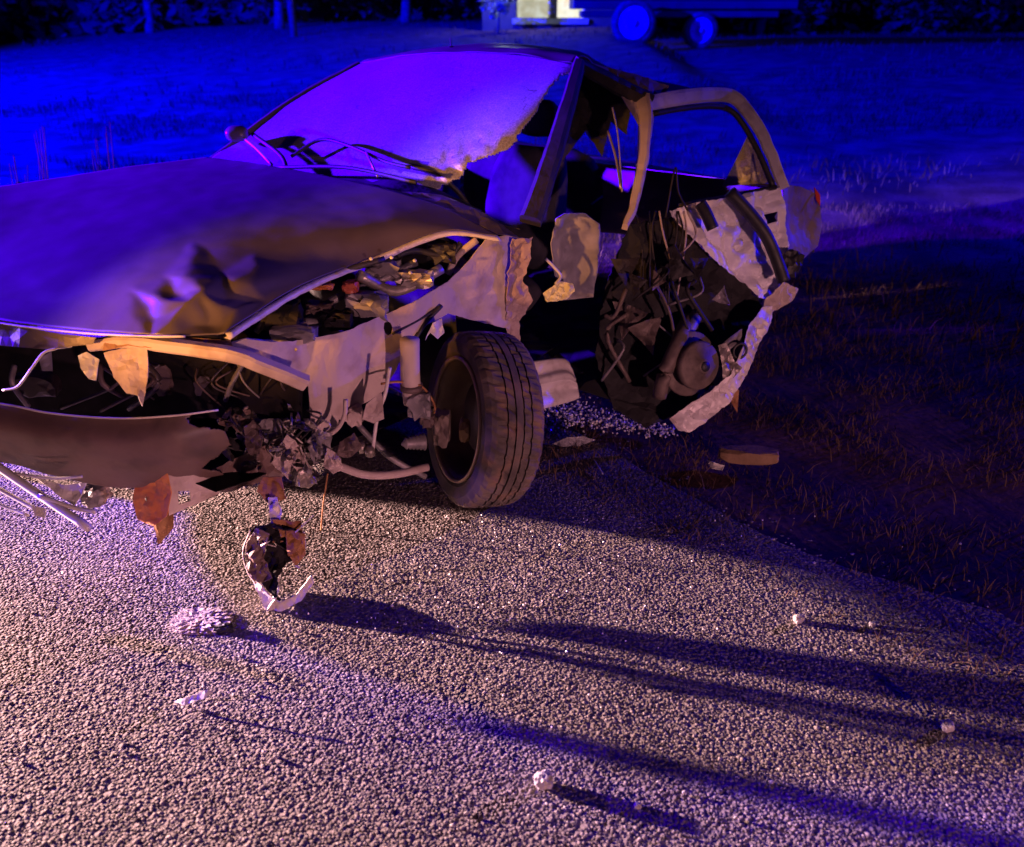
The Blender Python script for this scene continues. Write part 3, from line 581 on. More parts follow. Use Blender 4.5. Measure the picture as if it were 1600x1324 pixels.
# bumper skin
BP = [[Vector((-2.28, 3.0, 0.56)), Vector((-2.12, 2.52, 0.56)), pt(-200, 606, y=2.140), pt(0, 631, y=2.070), pt(80, 646, y=2.050), pt(180, 654, y=2.040), pt(270, 650, y=2.040), pt(342, 641, y=2.090)],
      [Vector((-2.28, 3.0, 0.47)), Vector((-2.12, 2.52, 0.47)), pt(-200, 648, y=2.080), pt(0, 668, y=2.020), pt(80, 682, y=2.000), pt(180, 692, y=1.990), pt(275, 686, y=2.010), pt(350, 670, y=2.070)],
      [Vector((-2.28, 3.0, 0.38)), Vector((-2.12, 2.52, 0.38)), pt(-200, 684, y=2.120), pt(0, 700, y=2.060), pt(80, 715, y=2.030), pt(180, 728, y=2.010), pt(280, 722, y=2.020), pt(365, 702, y=2.090)],
      [Vector((-2.28, 3.0, 0.33)), Vector((-2.12, 2.52, 0.33)), pt(-200, 706, y=2.180), pt(0, 722, y=2.110), pt(80, 742, y=2.070), pt(185, 762, y=2.060), pt(290, 752, y=2.060), pt(385, 735, y=2.120)]]
patch('bumper_skin', BP, BUMPER, CAR, 200, 60, .003, lambda i, j, p: Vector((.2, -.6, .3))*(.006*(ridged(p, 4, 2.)-.6)*(.2+i)), True,
      lambda i, j: i < .90+.14*noise.noise(Vector((j*3.2, i*2, 4)))+.02*noise.noise(Vector((j*16, i*30, 4)))+.1*(1-abs(j-.5)*1.4))
tube('bumper_edge_highlight', [p+Vector((0, -.004, .002)) for p in BP[0]], .003, PALE, CAR, 6)  # pale line standing in for the highlight on the bumper's top edge
tube('bumper_trim', [pt(-60, 655, y=2.120), pt(0, 672, y=2.080), pt(32, 682, y=2.040)], .005, LAMPW, CAR, 6)
FW = car(-.98, -.78, 0)
sheet('far_wing', [car(.0, -.74, .88), car(-.5, -.76, .80), car(-1.0, -.74, .66), car(-1.12, -.74, .55), car(-1.05, -.76, .28), car(-.80, -.78, .30), car(-.72, -.78, .5), car(-.45, -.78, .62), car(-.15, -.78, .5), car(-.08, -.78, .22), car(.04, -.77, .22)], PAINT, CAR, .04, .003, .006, 5)
sheet('far_headlamp_light_block', [Vector(q) for q in ((-1.52, 2.2, .80), (-1.85, 2.45, .80), (-2.2, 2.75, .78), (-2.15, 2.75, .5), (-1.85, 2.42, .5), (-1.5, 2.17, .5))], DARKPL, CAR, .03, .02, .004, 5)  # unseen lamp unit, shaped as a wall keeping the beam out of the bay
sheet('far_corner_light_block', [Vector(q) for q in ((-2.2, 2.75, .78), (-2.06, 3.0, .80), (-1.9, 3.15, .80), (-1.9, 3.15, .3), (-2.06, 3.0, .3), (-2.2, 2.75, .34))], PAINT, CAR, .04, .01, .004, 5)  # unseen side wrap, added to close the light leak at the corner
sheet('underbody_light_block', [Vector(q) for q in ((-1.08, 2.20, .36), (-1.08, 2.20, .215), (-1.1, 2.43, .19), (-1.1, 2.56, .13), (-1.09, 2.60, .05), (-1.03, 2.97, .04), (-1.0, 3.06, .04), (-.85, 3.5, .04), (-.85, 3.5, .36))], DARKPL, CAR, .03, .004, .004, 5)  # upright sheet added to block the low beam and shape the car's shadow
sheet('far_sill_light_block', [car(-.1, -.75, .22), car(1.8, -.75, .22), car(1.8, -.74, .06), car(-.1, -.74, .06)], PAINT, CAR, .05, .02, .01, 5)  # hung low on the unseen side to cut the beam reaching the verge
# orange bracket and pale plate with the square hole
sheet('rusty_bracket', [pt(212, 745, y=2.070), pt(232, 748, y=2.050), pt(262, 738, y=2.030), pt(268, 770, y=2.020), pt(262, 805, y=2.010), pt(240, 823, y=2.010), pt(215, 812, y=2.030), pt(207, 785, y=2.050)], ORANGE, CAR, .012, .003, .010, 14, 3., jag=.003,
      holes=[[pt(228+4*math.cos(k), 780+4*math.sin(k), y=2.040) for k in range(6)]])
sheet('bumper_mount', [pt(262, 738, y=2.032), pt(290, 728, y=2.040), pt(318, 740, y=2.070), pt(342, 752, y=2.100), pt(342, 772, y=2.100), pt(300, 790, y=2.060), pt(264, 805, y=2.025)], INNER, CAR, .012, .003, .006, 14, 4.,
      holes=[[pt(278, 769, y=2.040), pt(297, 767, y=2.055), pt(298, 784, y=2.055), pt(279, 788, y=2.040)]])
sheet('bumper_beam', [pt(330, 735, y=2.110), pt(400, 700, y=2.140), pt(470, 680, y=2.190), pt(480, 720, y=2.190), pt(440, 745, y=2.140), pt(345, 772, y=2.110)], BUMPER, CAR, .018, .004, .02, 10, 5., jag=.006)
sheet('strip_shadow_caster', [Vector((-1.06, 2.07, .11)), Vector((-1.04, 2.13, .13)), Vector((-1.02, 2.20, .32)), Vector((-1.05, 2.05, .36))], RUST, CAR, .02, .01, .01, 12, 3., jag=.004)  # hidden plate added to cast the long shadow strip across the road
lump('tow_eye_mount', pt(150, 772, y=2.100), (.04, .04, .035), GREY, CAR, 5, .5)
# shredded plastics and bits at the corner
for k in range(52):
    u = 345+random.random()*165; v = 640+random.random()*110; y = 2.15+random.uniform(-.06, .08)
    s_ = random.uniform(5, 17); a0 = random.uniform(0, 3.14); el = random.uniform(.2, .55); q6 = []
    for q in range(6):
        c_, d_ = s_*random.uniform(.7, 1.1)*math.cos(q*6.283/6), s_*el*random.uniform(.5, 1.1)*math.sin(q*6.283/6)
        q6.append(pt(u+c_*math.cos(a0)-d_*math.sin(a0), v+c_*math.sin(a0)+d_*math.cos(a0), y=y+random.uniform(-.03, .03)))
    sheet('shredded_piece', q6, [PD, GREY, DARKPL, BUMPER, PD, STEEL, EB, INNER][k % 8], CAR, .008, .002, .012, 40, k*1.3, jag=.002)
for k in range(16):
    u = 340+random.random()*150; v = 640+random.random()*90
    tube('loose_cable', [pt(u, v, y=2.160), pt(u+random.uniform(-30, 30), v+random.uniform(5, 35), y=2.140), pt(u+random.uniform(-40, 50), v+random.uniform(20, 60), y=2.160)], .0035, DARKPL if k % 2 else STEEL, CAR, 5)
tube('loose_cable', [pt(512, 740, y=2.280), pt(505, 790, y=2.300), pt(500, 852, y=2.310)], .0028, RUST, CAR, 5)
for k, (u, v, sx, sz) in enumerate([(470, 725, .04, .06), (440, 690, .05, .035), (500, 700, .03, .03), (415, 720, .025, .05), (555, 648, .028, .04), (395, 655, .05, .035)]):
    lump('crushed_crossmember', pt(u, v, y=2.240+.1*(k == 4)), (sx, .035, sz), [STEEL, INNER, GREY, GREY, INNER, GREY][k], CAR, k+2, .5, 3, 2.4, .8)

for k, (u, v, w_, h_, m_) in enumerate([(455, 715, 34, 36, INNER), (500, 700, 26, 30, GREY), (430, 668, 36, 20, GREY), (395, 690, 20, 34, DM0), (478, 745, 26, 18, STEEL), (415, 740, 18, 26, DM0), (520, 720, 20, 22, INNER), (380, 660, 24, 22, BUMPER), (545, 700, 22, 26, DM0)]):
    sheet('crushed_bracket', [pt(u+w_*math.cos(q*.9+k)*(1 if q % 2 else .65), v+h_*math.sin(q*.9+k)*(1 if q % 3 else .6), y=2.13+.02*(k % 3)+.02*math.sin(q*2.3+k)) for q in range(7)], m_, CAR, .008, .003, .022, 22, k*1.9, jag=.003)
# strut, link, arm, joint
wax = Vector((.90, .40, -.18)).normalized()       # wheel axis, outwards
tube('strut', [pt(640, 530, y=2.36), pt(641, 585, y=2.36), pt(645, 630, y=2.36)], .030, INNER, CAR, 12)
lump('strut_foot', pt(655, 632, y=2.35), (.045, .04, .055), GREY, CAR, 7, .5, 3, 2.6, .8)
lathe('strut_collar', [(.01, -.008), (.036, -.008), (.036, .008), (.01, .008)], pt(643, 605, y=2.355), (0, 0, 1), DM0, CAR, 14)
lump('ball_joint', pt(668, 655, y=2.36), (.028, .03, .03), DM0, CAR, 3, .4, 3, 2.4, .85)
sheet('wing_lower_bracket', [pt(572, 632, y=2.26), pt(596, 612, y=2.27), pt(600, 655, y=2.25), pt(584, 662, y=2.25), pt(566, 655, y=2.25)], INNER, CAR, .01, .004, .01, 20, 3.)
tube('wing_edge_roll', [pt(540, 625, y=2.2), pt(538, 650, y=2.2), pt(525, 672, y=2.19), pt(495, 690, y=2.17)], .007, INNER, CAR, 6)
lump('steering_knuckle', pt(690, 668, y=2.42), (.035, .05, .07), DM, CAR, 4, .45, 3, 2, .8)
tube('anti_roll_link', [pt(609, 575, y=2.28), pt(602, 615, y=2.28), pt(590, 650, y=2.27), pt(582, 705, y=2.27)], .006, PALE, CAR, 8)
lathe('link_joint', [(.001, -.016), (.014, -.014), (.016, 0), (.014, .014), (.001, .016)], pt(578, 706, y=2.26), (0, -.3, 1), STEEL, CAR, 12)
lathe('link_joint', [(.001, -.016), (.012, -.014), (.012, .014), (.001, .016)], pt(565, 700, y=2.27), (0, -.3, 1), STEEL, CAR, 12)
tube('lower_arm', [pt(520, 725, y=2.2), pt(570, 742, y=2.2), pt(620, 741, y=2.25), pt(668, 730, y=2.32)], .013, INNER, CAR, 8)
tube('drive_shaft', [pt(560, 665, y=2.4), pt(610, 715, y=2.42), pt(665, 745, y=2.45)], .010, GREY, CAR, 8)
for k in range(5): pass
bm = bmesh.new()
prof = []
for k in range(6): prof += [(.030-.002*k, k*.012), (.022-.002*k, k*.012+.006)]
lathe_bm(bm, [(.005, -.002)]+prof+[(.005, .075)], axis_matrix(pt(662, 690, y=2.38), (-.8, -.4, .1)), 18); finish('drive_boot', bm, GREY, CAR, True)
lathe('brake_disc', [(.02, 0), (.118, 0), (.118, .012), (.02, .012)], pt(752, 651, y=2.535)-wax*.015, wax, mat('dark_brake_disc', (.07, .05, .045), (.13, .09, .08), .5, .5, 9), CAR, 32)
lump('brake_caliper', pt(726, 672, y=2.44), (.022, .035, .045), mat('brown_caliper', (.22, .13, .05), (.34, .22, .10), .6), CAR, 2, .3, 3, 2, .8)
tube('brake_hose', [pt(595, 600, y=2.32), pt(625, 597, y=2.34), pt(660, 605, y=2.35), pt(680, 640, y=2.38), pt(660, 660, y=2.36)], .004, RUST, CAR, 6)
# front wheel: tyre (with tread grooves) and rim
WC = pt(752, 651, y=2.535); WC.z = .297
wax = Vector((.90, .40, -.18)).normalized()       # axis, outwards
wheel = bpy.data.objects.new('front_wheel', None); S.collection.objects.link(wheel); wheel.parent = CAR; wheel.matrix_parent_inverse = CAR.matrix_basis.inverted(); wheel.location = WC
MW = axis_matrix(WC, wax); hw = .098
def grooved():
    bm = bmesh.new(); seg = 140
    tp = [(.205, -hw*.80), (.225, -hw*1.0), (.262, -hw*1.04), (.285, -hw*.92), (.294, -hw*.78)]
    for c in (-.042, -.014, .014, .042): tp += [(.298, c-.0032), (.290, c-.003), (.290, c+.003), (.298, c+.0032)]
    tp += [(.294, hw*.78), (.285, hw*.92), (.262, hw*1.04), (.225, hw), (.205, hw*.80)]
    rings = []
    for r, h in tp:
        ring = []
        for k in range(seg):
            a = k*2*math.pi/seg; q = r
            if .28 < r and abs(h) > .016 and (k+int(abs(h)*60)) % 4 == 0: q -= .006
            p = MW @ Vector((q*math.cos(a), q*math.sin(a), h))
            if p.z < .012:                     # flattened where it stands
                p.z = .004+(p.z)*.15
            ring.append(bm.verts.new(p))
        rings.append(ring)
    for a, b in zip(rings, rings[1:]):
        for k in range(seg): bm.faces.new((a[k], a[(k+1) % seg], b[(k+1) % seg], b[k]))
    return finish('tyre', bm, RUBBER, wheel)
grooved()
RIMM = mat('brown_steel_rim', (.09, .06, .04), (.17, .12, .08), .5, .4, 8, .15, 50)
lathe('rim', [(.212, -hw*.86), (.207, -hw*.94), (.198, -hw*.9), (.19, -hw*.7), (.178, -hw*.3), (.175, hw*.2), (.15, hw*.35), (.06, hw*.5), (.03, hw*.45), (.03, hw*.55), (.06, hw*.6), (.16, hw*.5), (.19, hw*.6), (.207, hw*.9), (.21, hw*.94)], WC, wax, RIMM, wheel, 48, True)
lathe('rim_lip', [(.198, -hw*.90), (.204, -hw*1.03), (.212, -hw*1.03), (.214, -hw*.93)], WC, wax, mat('bare_rim_edge', (.30, .20, .12), (.46, .33, .22), .5, .3, 9), wheel, 48, True)
# wing mirror, wipers, antenna
lump('wing_mirror', pt(370, 209, y=3.62), (.05, .04, .035), PAINT, CAR, 2, .1, 3, 2, .85, True)
tube('mirror_stalk', [pt(378, 214, y=3.62), pt(400, 232, y=3.5), pt(425, 258, y=3.38)], .006, PALE, CAR, 6)
tube('wiper', [pt(395, 210, y=3.6), pt(440, 245, y=3.42), pt(450, 280, y=3.3)], .009, DARKPL, CAR, 6)
tube('wiper', [pt(455, 245, y=3.44), pt(500, 219, y=3.45), pt(545, 228, y=3.36), pt(600, 252, y=3.22), pt(640, 262, y=3.14)], .0075, DARKPL, CAR, 6)
tube('wiper', [pt(572, 238, y=3.28), pt(590, 276, y=3.12)], .005, STEEL, CAR, 6)
tube('wiper', [pt(430, 262, y=3.36), pt(540, 262, y=3.2), pt(650, 285, y=3.02)], .008, DARKPL, CAR, 6)
sheet('scuttle_panel', [pt(322, 250, y=3.52), pt(440, 266, y=3.27), pt(570, 292, y=3.04), pt(700, 335, y=2.88), pt(812, 358, y=2.84), pt(700, 318, y=3.0), pt(560, 285, y=3.18), pt(440, 268, y=3.38)], DARKPL, CAR, .03, .003, .008, 10, 3.)
lathe('aerial_base', [(.001, 0), (.02, 0), (.016, .012), (.006, .018), (.001, .018)], pt(705, 79, y=3.85), (0, 0, 1), DARKPL, CAR, 12)
tube('aerial', [pt(705, 76, y=3.85), pt(704, 60, y=3.9)], .003, DARKPL, CAR, 5)
# sill with pressed ribs
SL = [[pt(822, 566, y=2.92), pt(880, 560, y=3.08), pt(893, 575, y=3.1)], [pt(826, 590, y=2.90), pt(880, 578, y=3.04), pt(899, 590, y=3.07)],
      [pt(832, 600, y=2.86), pt(885, 590, y=3.0), pt(900, 596, y=3.03)], [pt(835, 612, y=2.87), pt(885, 602, y=3.01), pt(903, 606, y=3.04)], [pt(846, 640, y=2.84), pt(890, 628, y=2.98), pt(905, 622, y=3.02)]]
patch('sill', SL, PALE, CAR, 20, 24, .003, lambda i, j, p: Vector((.0, -.6, .5))*(.008*math.sin(j*22)), True)
tube('rear_wiring', [pt(1040, 340, y=3.25), pt(1055, 262, y=3.3), pt(1060, 300, y=3.28), pt(1075, 330, y=3.25)], .004, PD, CAR, 5)
for k in range(8):
    u = 985+random.random()*100; tube('hanging_wire', [pt(u, 330, y=3.25), pt(u+random.uniform(-15, 15), 370, y=3.22), pt(u+random.uniform(-30, 30), 410+random.random()*60, y=3.2)], .004, INNER if k % 3 == 0 else PD, CAR, 5)

# far and hidden wheels, so the car stands on something
def plain_wheel(loc, d, nm):
    wv = bpy.data.objects.new(nm, None); S.collection.objects.link(wv); wv.parent = CAR; wv.matrix_parent_inverse = CAR.matrix_basis.inverted(); wv.location = loc
    lathe('tyre', [(.2, -.08), (.28, -.09), (.297, -.07), (.297, .07), (.28, .09), (.2, .08)], loc, d, RUBBER, wv, 40, True)
    lathe('rim', [(.205, -.07), (.05, -.02), (.05, .02), (.205, .07)], loc, d, RIMM, wv, 32, True)
c_ = car(-.12, -.60, 0); c_.z = .296; plain_wheel(c_, AY, 'front_wheel')
c_ = car(2.0, -.62, 0); c_.z = .296+terrain_h(c_.x, c_.y); plain_wheel(c_, AY, 'rear_wheel')

# ================================================================== DEBRIS
# shredded bumper bracket hanging to the ground in front of the wheel
FRG = empty('bumper_fragment', pt(430, 955, z=0), 'torn V-shaped pale bumper fragment standing upright on the asphalt below the headlamp corner', 'bumper fragment')
gy = pt(430, 955, z=0).y
sheet('pale_blade', [pt(394, 905, y=gy+.03), pt(410, 915, y=gy+.01), pt(425, 935, y=gy), pt(438, 942, y=gy), pt(462, 930, y=gy+.01), pt(486, 900, y=gy+.02), pt(490, 912, y=gy+.02), pt(470, 940, y=gy+.005), pt(440, 955, y=gy), pt(420, 962, y=gy-.0), pt(408, 940, y=gy+.01)], PALE, FRG, .009, .003, .010, 22, 2., jag=.002)
sheet('dark_core', [pt(392, 828, y=gy+.03), pt(420, 820, y=gy), pt(450, 828, y=gy-.01), pt(474, 835, y=gy+.03), pt(470, 868, y=gy+.03), pt(447, 882, y=gy+.01), pt(432, 905, y=gy), pt(436, 940, y=gy+.01), pt(412, 915, y=gy+.01), pt(388, 892, y=gy+.03), pt(382, 860, y=gy+.04)], EB, FRG, .010, .004, .035, 22, 6., jag=.006)
fx = pt(394, 905, y=gy).x
sheet('side_plate', [Vector((fx+.03, gy-.01, .01)), Vector((fx+.04, gy+.10, .01)), Vector((fx+.03, gy+.12, .045)), Vector((fx+.05, gy+.06, .065)), Vector((fx+.06, gy, .05))], PALE, FRG, .010, .003, .012, 20, 4., jag=.004)
tube('rim_edge', [pt(392, 828, y=gy+.02), pt(380, 862, y=gy+.03), pt(388, 895, y=gy+.02), pt(400, 912, y=gy)], .0028, INNER, FRG, 6)
tube('rim_edge', [pt(474, 832, y=gy+.02), pt(476, 858, y=gy+.03), pt(462, 880, y=gy+.01), pt(468, 888, y=gy)], .0028, INNER, FRG, 6)
sheet('crumpled_skin', [pt(384, 850, y=gy+.0), pt(400, 826, y=gy+.0), pt(420, 835, y=gy-.01), pt(412, 870, y=gy-.01), pt(424, 905, y=gy-.01), pt(408, 912, y=gy-.01), pt(386, 895, y=gy+.0)], BUMPER, FRG, .008, .003, .022, 26, 3., jag=.003)
sheet('crumpled_skin', [pt(445, 826, y=gy-.0), pt(476, 834, y=gy+.0), pt(478, 864, y=gy+.01), pt(462, 884, y=gy-.0), pt(450, 868, y=gy-.01)], RUST, FRG, .008, .003, .02, 26, 4., jag=.003)
sheet('foil_scrap', [pt(418, 778, y=gy+.06), pt(432, 776, y=gy+.05), pt(440, 800, y=gy+.03), pt(436, 822, y=gy+.01), pt(424, 820, y=gy+.01), pt(420, 800, y=gy+.03)], PALE, FRG, .008, .002, .01, 30, 3., jag=.003)
sheet('rust_scrap', [pt(400, 768, y=gy+.08), pt(412, 745, y=gy+.09), pt(440, 745, y=gy+.09), pt(446, 780, y=gy+.06), pt(420, 788, y=gy+.06)], RUST, FRG, .009, .003, .012, 24, 3., jag=.004)
sheet('rust_scrap', [pt(425, 812, y=gy+.01), pt(470, 815, y=gy+.02), pt(474, 835, y=gy+.02), pt(440, 838, y=gy)], RUST, FRG, .009, .003, .012, 24, 4., jag=.004)
for k in range(10):
    a = pt(400+random.random()*70, 815+random.random()*40, y=gy+random.uniform(-.02, .03))
    tube('splinter', [a, a+Vector((random.uniform(-.03, .04), random.uniform(-.02, .02), random.uniform(-.03, .03)))], .003, [PALE, RUST, PD][k % 3], FRG, 5, .001)
tube('splinter', [pt(462, 832, y=gy), pt(490, 805, y=gy+.02)], .003, LAMPW, FRG, 5, .001)
# broken grille at the lower left
GR = empty('broken_grille', pt(70, 800, z=0), 'pale broken radiator grille of long slats lying under the bumper at the left', 'car grille')
for k, (a, b, r) in enumerate([((-60, 690, 1.98), (140, 826, 1.80), .011), ((-60, 728, 1.93), (60, 798, 1.84), .006), ((-20, 722, 1.95), (95, 790, 1.86), .007), ((60, 775, 1.86), (150, 800, 1.84), .006), ((-60, 760, 1.9), (45, 806, 1.83), .004), ((20, 740, 1.92), (128, 745, 1.9), .004)]):
    m0 = pt((a[0]+b[0])/2+6, (a[1]+b[1])/2+5, y=(a[2]+b[2])/2)
    tube('grille_slat', [pt(a[0], a[1], y=a[2]), m0, pt(b[0], b[1], y=b[2])], r, LAMPW, GR, 6)
sheet('grille_tab', [pt(50, 742, y=1.92), pt(68, 750, y=1.92), pt(100, 758, y=1.9), pt(135, 755, y=1.9), pt(128, 772, y=1.88), pt(116, 790, y=1.87), pt(95, 778, y=1.88), pt(76, 762, y=1.9)], LAMPW, GR, .01, .003, .01, 14, 2.)
sheet('grille_tab', [pt(50, 790, y=1.84), pt(72, 795, y=1.84), pt(70, 810, y=1.82), pt(54, 806, y=1.82)], LAMPW, GR, .008, .003, .006, 20, 2.)
sheet('grille_shadow_caster', [Vector((-1.72, 1.97, .18)), Vector((-1.70, 2.01, .19)), Vector((-1.70, 2.03, .34)), Vector((-1.72, 1.99, .34))], LAMPW, GR, .02, .004, .004, 14, 2.)  # plate added out of view to cast the second shadow strip
# small things on the asphalt
def shard(name, label, cat, outline, m, z0=.008, th=.003, amp=.008, sd=1., grp=None):
    c = sum((Vector(pt(u, v, z=z)) for u, v, z in outline), Vector())/len(outline)
    o = sheet(name, [pt(u, v, z=z) for u, v, z in outline], m, None, .008, th, amp, 25, sd, jag=.002); return tag(o, label, cat, grp)
shard('plastic_shard', 'pale bent plastic shard casting a shadow on the asphalt at lower left', 'debris', [(272, 1097, .008), (295, 1088, .03), (325, 1078, .045), (334, 1082, .04), (318, 1092, .03), (290, 1102, .012)], LAMPW)
def pebble(u, v, s, label, m, sd, cat='stone', nm='stone'):
    p = pt(u, v, z=.0); o = lump(nm, p+Vector((0, 0, s*.75)), (s, s*.9, s*.85), m, None, sd, .35, 3, 2.2, .85); return tag(o, label, cat)
STN = mat('pale_stone', (.26, .24, .22), (.42, .39, .36), .8, 0, 30, .3, 90)
pebble(849, 1228, .024, 'round white stone casting a long shadow on the asphalt near the bottom', STN, 1)
pebble(996, 1262, .009, 'tiny pale chip right of the round white stone', STN, 2)
pebble(1247, 972, .016, 'yellowish stone on the lit gravel between the shadows', STN, 3)
pebble(1362, 978, .009, 'tiny yellowish stone in the tip of the lit gravel', STN, 4)
pebble(1478, 1140, .016, 'grey white stone near the right edge of the road', STN, 5)
pebble(560, 668+0, .001, 'x', STN, 5).select_set(False)
bpy.data.objects.remove(bpy.data.objects[[o.name for o in bpy.data.objects if o.get('label') == 'x'][0]])
tag(lump('powder_pile', pt(315, 972, z=.0)+Vector((0, 0, .0)), (.085, .055, .012), DUST, None, 4, .45, 5, 7), 'low heap of pale powder with crumbs on the asphalt left of the V-shaped fragment', 'powder heap')
tag(lump('rubber_scrap', pt(352, 985, z=.0)+Vector((0, 0, .01)), (.03, .015, .012), DARKPL, None, 6, .6, 3, 2.5), 'small black scrap at the right edge of the powder heap', 'debris')
blk = lump('broken_block', pt(1168, 720, z=.0)+Vector((0, 0, .025)), (.15, .05, .035), mat('dirty_brown_block', (.15, .09, .05), (.24, .15, .09), .85, 0, 12, .3, 60), None, 3, .25, 3, 2, .72, rot=Matrix.Rotation(-.15, 3, 'Z'))
tag(blk, 'long brown broken slab lying on the verge behind the wheel', 'slab')
shard('blue_lit_shard', 'thin glossy shard at the near end of the brown slab', 'debris', [(1103, 718, .02), (1115, 722, .03), (1132, 728, .02), (1128, 735, .01), (1112, 732, .008)], LAMPW, sd=3.)
shard('glass_strip', 'bent strip of clear glass in front of the sill beside the tyre', 'debris', [(862, 694, .02), (885, 684, .05), (912, 682, .05), (930, 688, .03), (905, 697, .01), (880, 698, .01)], GLASS, sd=4.)
o = tube('wire_curl', [pt(928, 718, z=.01), pt(935, 730, z=.015), pt(942, 741, z=.01)], .003, LAMPW, None, 5); tag(o, 'short curl of pale wire on the dark ground beside the tyre', 'wire')
# crumbs of safety glass under the sill
bm = bmesh.new()
for k in range(900):
    t = random.random()**1.5; u = 850+t*200+random.gauss(0, 8); v = 640+t*34+random.gauss(0, 1)*(14-10*t)+4*(1-t)
    p = pt(u, v, z=.0); p.z = max(.003, random.random()*.035*(1-t)); s = random.uniform(.003, .008)
    r = bmesh.ops.create_cube(bm, size=1)['verts']; R = Matrix.Rotation(random.uniform(0, 3), 3, Vector((random.random(), random.random(), random.random()+.1)).normalized())
    for q in r: q.co = p+R @ (q.co*s)
for k in range(420):
    u = random.gauss(620, 260); v = 800+abs(random.gauss(0, 150)); p = pt(u, min(v, 1300), z=.008); s = random.uniform(.0015, .0042)
    r = bmesh.ops.create_cube(bm, size=1)['verts']; R = Matrix.Rotation(random.uniform(0, 3), 3, Vector((random.random(), random.random(), random.random()+.1)).normalized())
    for q in r: q.co = p+R @ (q.co*s)
structure(finish('glass_crumbs', bm, mat('glass_crumb', (.6, .56, .54), (.8, .76, .74), .3, 0, 40), None), 'stuff')
# scattered grit
bm = bmesh.new()
for k in range(80):
    u = random.uniform(0, 1600); v = random.uniform(830, 1320); p = pt(u, v, z=.006); s = random.choice([.003, .004, .006])
    lump_bm(bm, p, (s, s*.8, s*.6), k*.7, .5, 1)
structure(finish('loose_grit', bm, STN, None), 'stuff')

# ================================================================== BEYOND THE FIELD
# farm building with lit windows
B = empty('farm_building', (1.2, 26, .8), 'low building with two brightly lit windows beyond the field', 'building')
by = 26.
def bp_(u, v, dy=0.): return pt(u, v, y=by+dy)
wall_l, wall_r = bp_(770, 20).x, bp_(958, 20).x
win = [(806, 860), (868, 914)]
zb, zt = bp_(800, 28).z, bp_(800, 28).z+1.15
zg, zr = .6, 4.0
def slab(name, x0, x1, y0, y1, z0, z1, m, parent): return box(name, ((x0+x1)/2, (y0+y1)/2, (z0+z1)/2), (x1-x0, y1-y0, z1-z0), m, parent, bev=0)
wx = [(bp_(a, 20).x, bp_(b, 20).x) for a, b in win]
slab('wall', wall_l, wx[0][0], by, by+.3, zg, zr, WALL, B); slab('wall', wx[0][1], wx[1][0], by, by+.3, zb+.001, zt, WALL, B)
slab('wall', wx[1][1], wall_r, by, by+.3, zg, zr, WALL, B); slab('wall', wx[0][0], wx[1][1], by, by+.3, zg, zb, WALL, B); slab('wall', wx[0][0], wx[1][1], by, by+.3, zt, zr, WALL, B)
slab('side_wall', wall_r, wall_r+.3, by+.01, by+6, zg, zr, WALL, B); slab('side_wall', wall_l-.3, wall_l, by+.01, by+6, zg, zr, WALL, B)
slab('roof', wall_l-.6, wall_r+.6, by-.4, by+6.3, zr, zr+.25, mat('tile_roof', (.10, .05, .035), (.16, .08, .05), .9), B)
slab('sill', wx[0][0]-.1, wx[1][1]+.1, by-.12, by, zb-.16, zb-.02, mat('grey_sill', (.3, .3, .28), (.4, .4, .38), .8), B)
def lit(name, cols, st):
    m = bpy.data.materials.new(name); m.use_nodes = True; nt = m.node_tree; N = nt.nodes; L = nt.links
    N.remove(N['Principled BSDF']); e = N.new('ShaderNodeEmission'); tc = N.new('ShaderNodeTexCoord'); n = N.new('ShaderNodeTexNoise'); n.inputs['Scale'].default_value = 2.2; n.inputs['Detail'].default_value = 3
    L.new(tc.outputs['Object'], n.inputs['Vector']); r = N.new('ShaderNodeValToRGB')
    r.color_ramp.elements[0].position = .3; r.color_ramp.elements[0].color = (*cols[0], 1); r.color_ramp.elements[1].position = .75; r.color_ramp.elements[1].color = (*cols[-1], 1)
    for i, c in enumerate(cols[1:-1]): q = r.color_ramp.elements.new(.42+.12*i); q.color = (*c, 1)
    L.new(n.outputs[0], r.inputs[0]); L.new(r.outputs[0], e.inputs[0]); e.inputs[1].default_value = st; L.new(e.outputs[0], N['Material Output'].inputs[0]); return m
M1 = lit('lit_room_plain', [(.35, .33, .22), (.5, .52, .40), (.62, .58, .42), (.9, .95, .85)], .75); M2 = lit('lit_room_shelves', [(.15, .4, .75), (.9, .85, .65), (.95, .93, .85), (.9, .55, .25)], 1.1)
for i, (a, b) in enumerate(wx):
    wv = slab('window', a, b, by+.16, by+.18, zb, zt, [M1, M2][i], B)
    for q in range(1): slab('frame', a, b, by+.10, by+.15, zt-.05, zt, PALE, wv); slab('frame', a, a+.05, by+.10, by+.15, zb, zt-.05, PALE, wv); slab('frame', b-.05, b, by+.10, by+.15, zb, zt-.05, PALE, wv)
lamp('window_glow', 'POINT', (wx[0][0]-.3, by-1.0, 2.6), (.85, 1, .8), 60, .2)
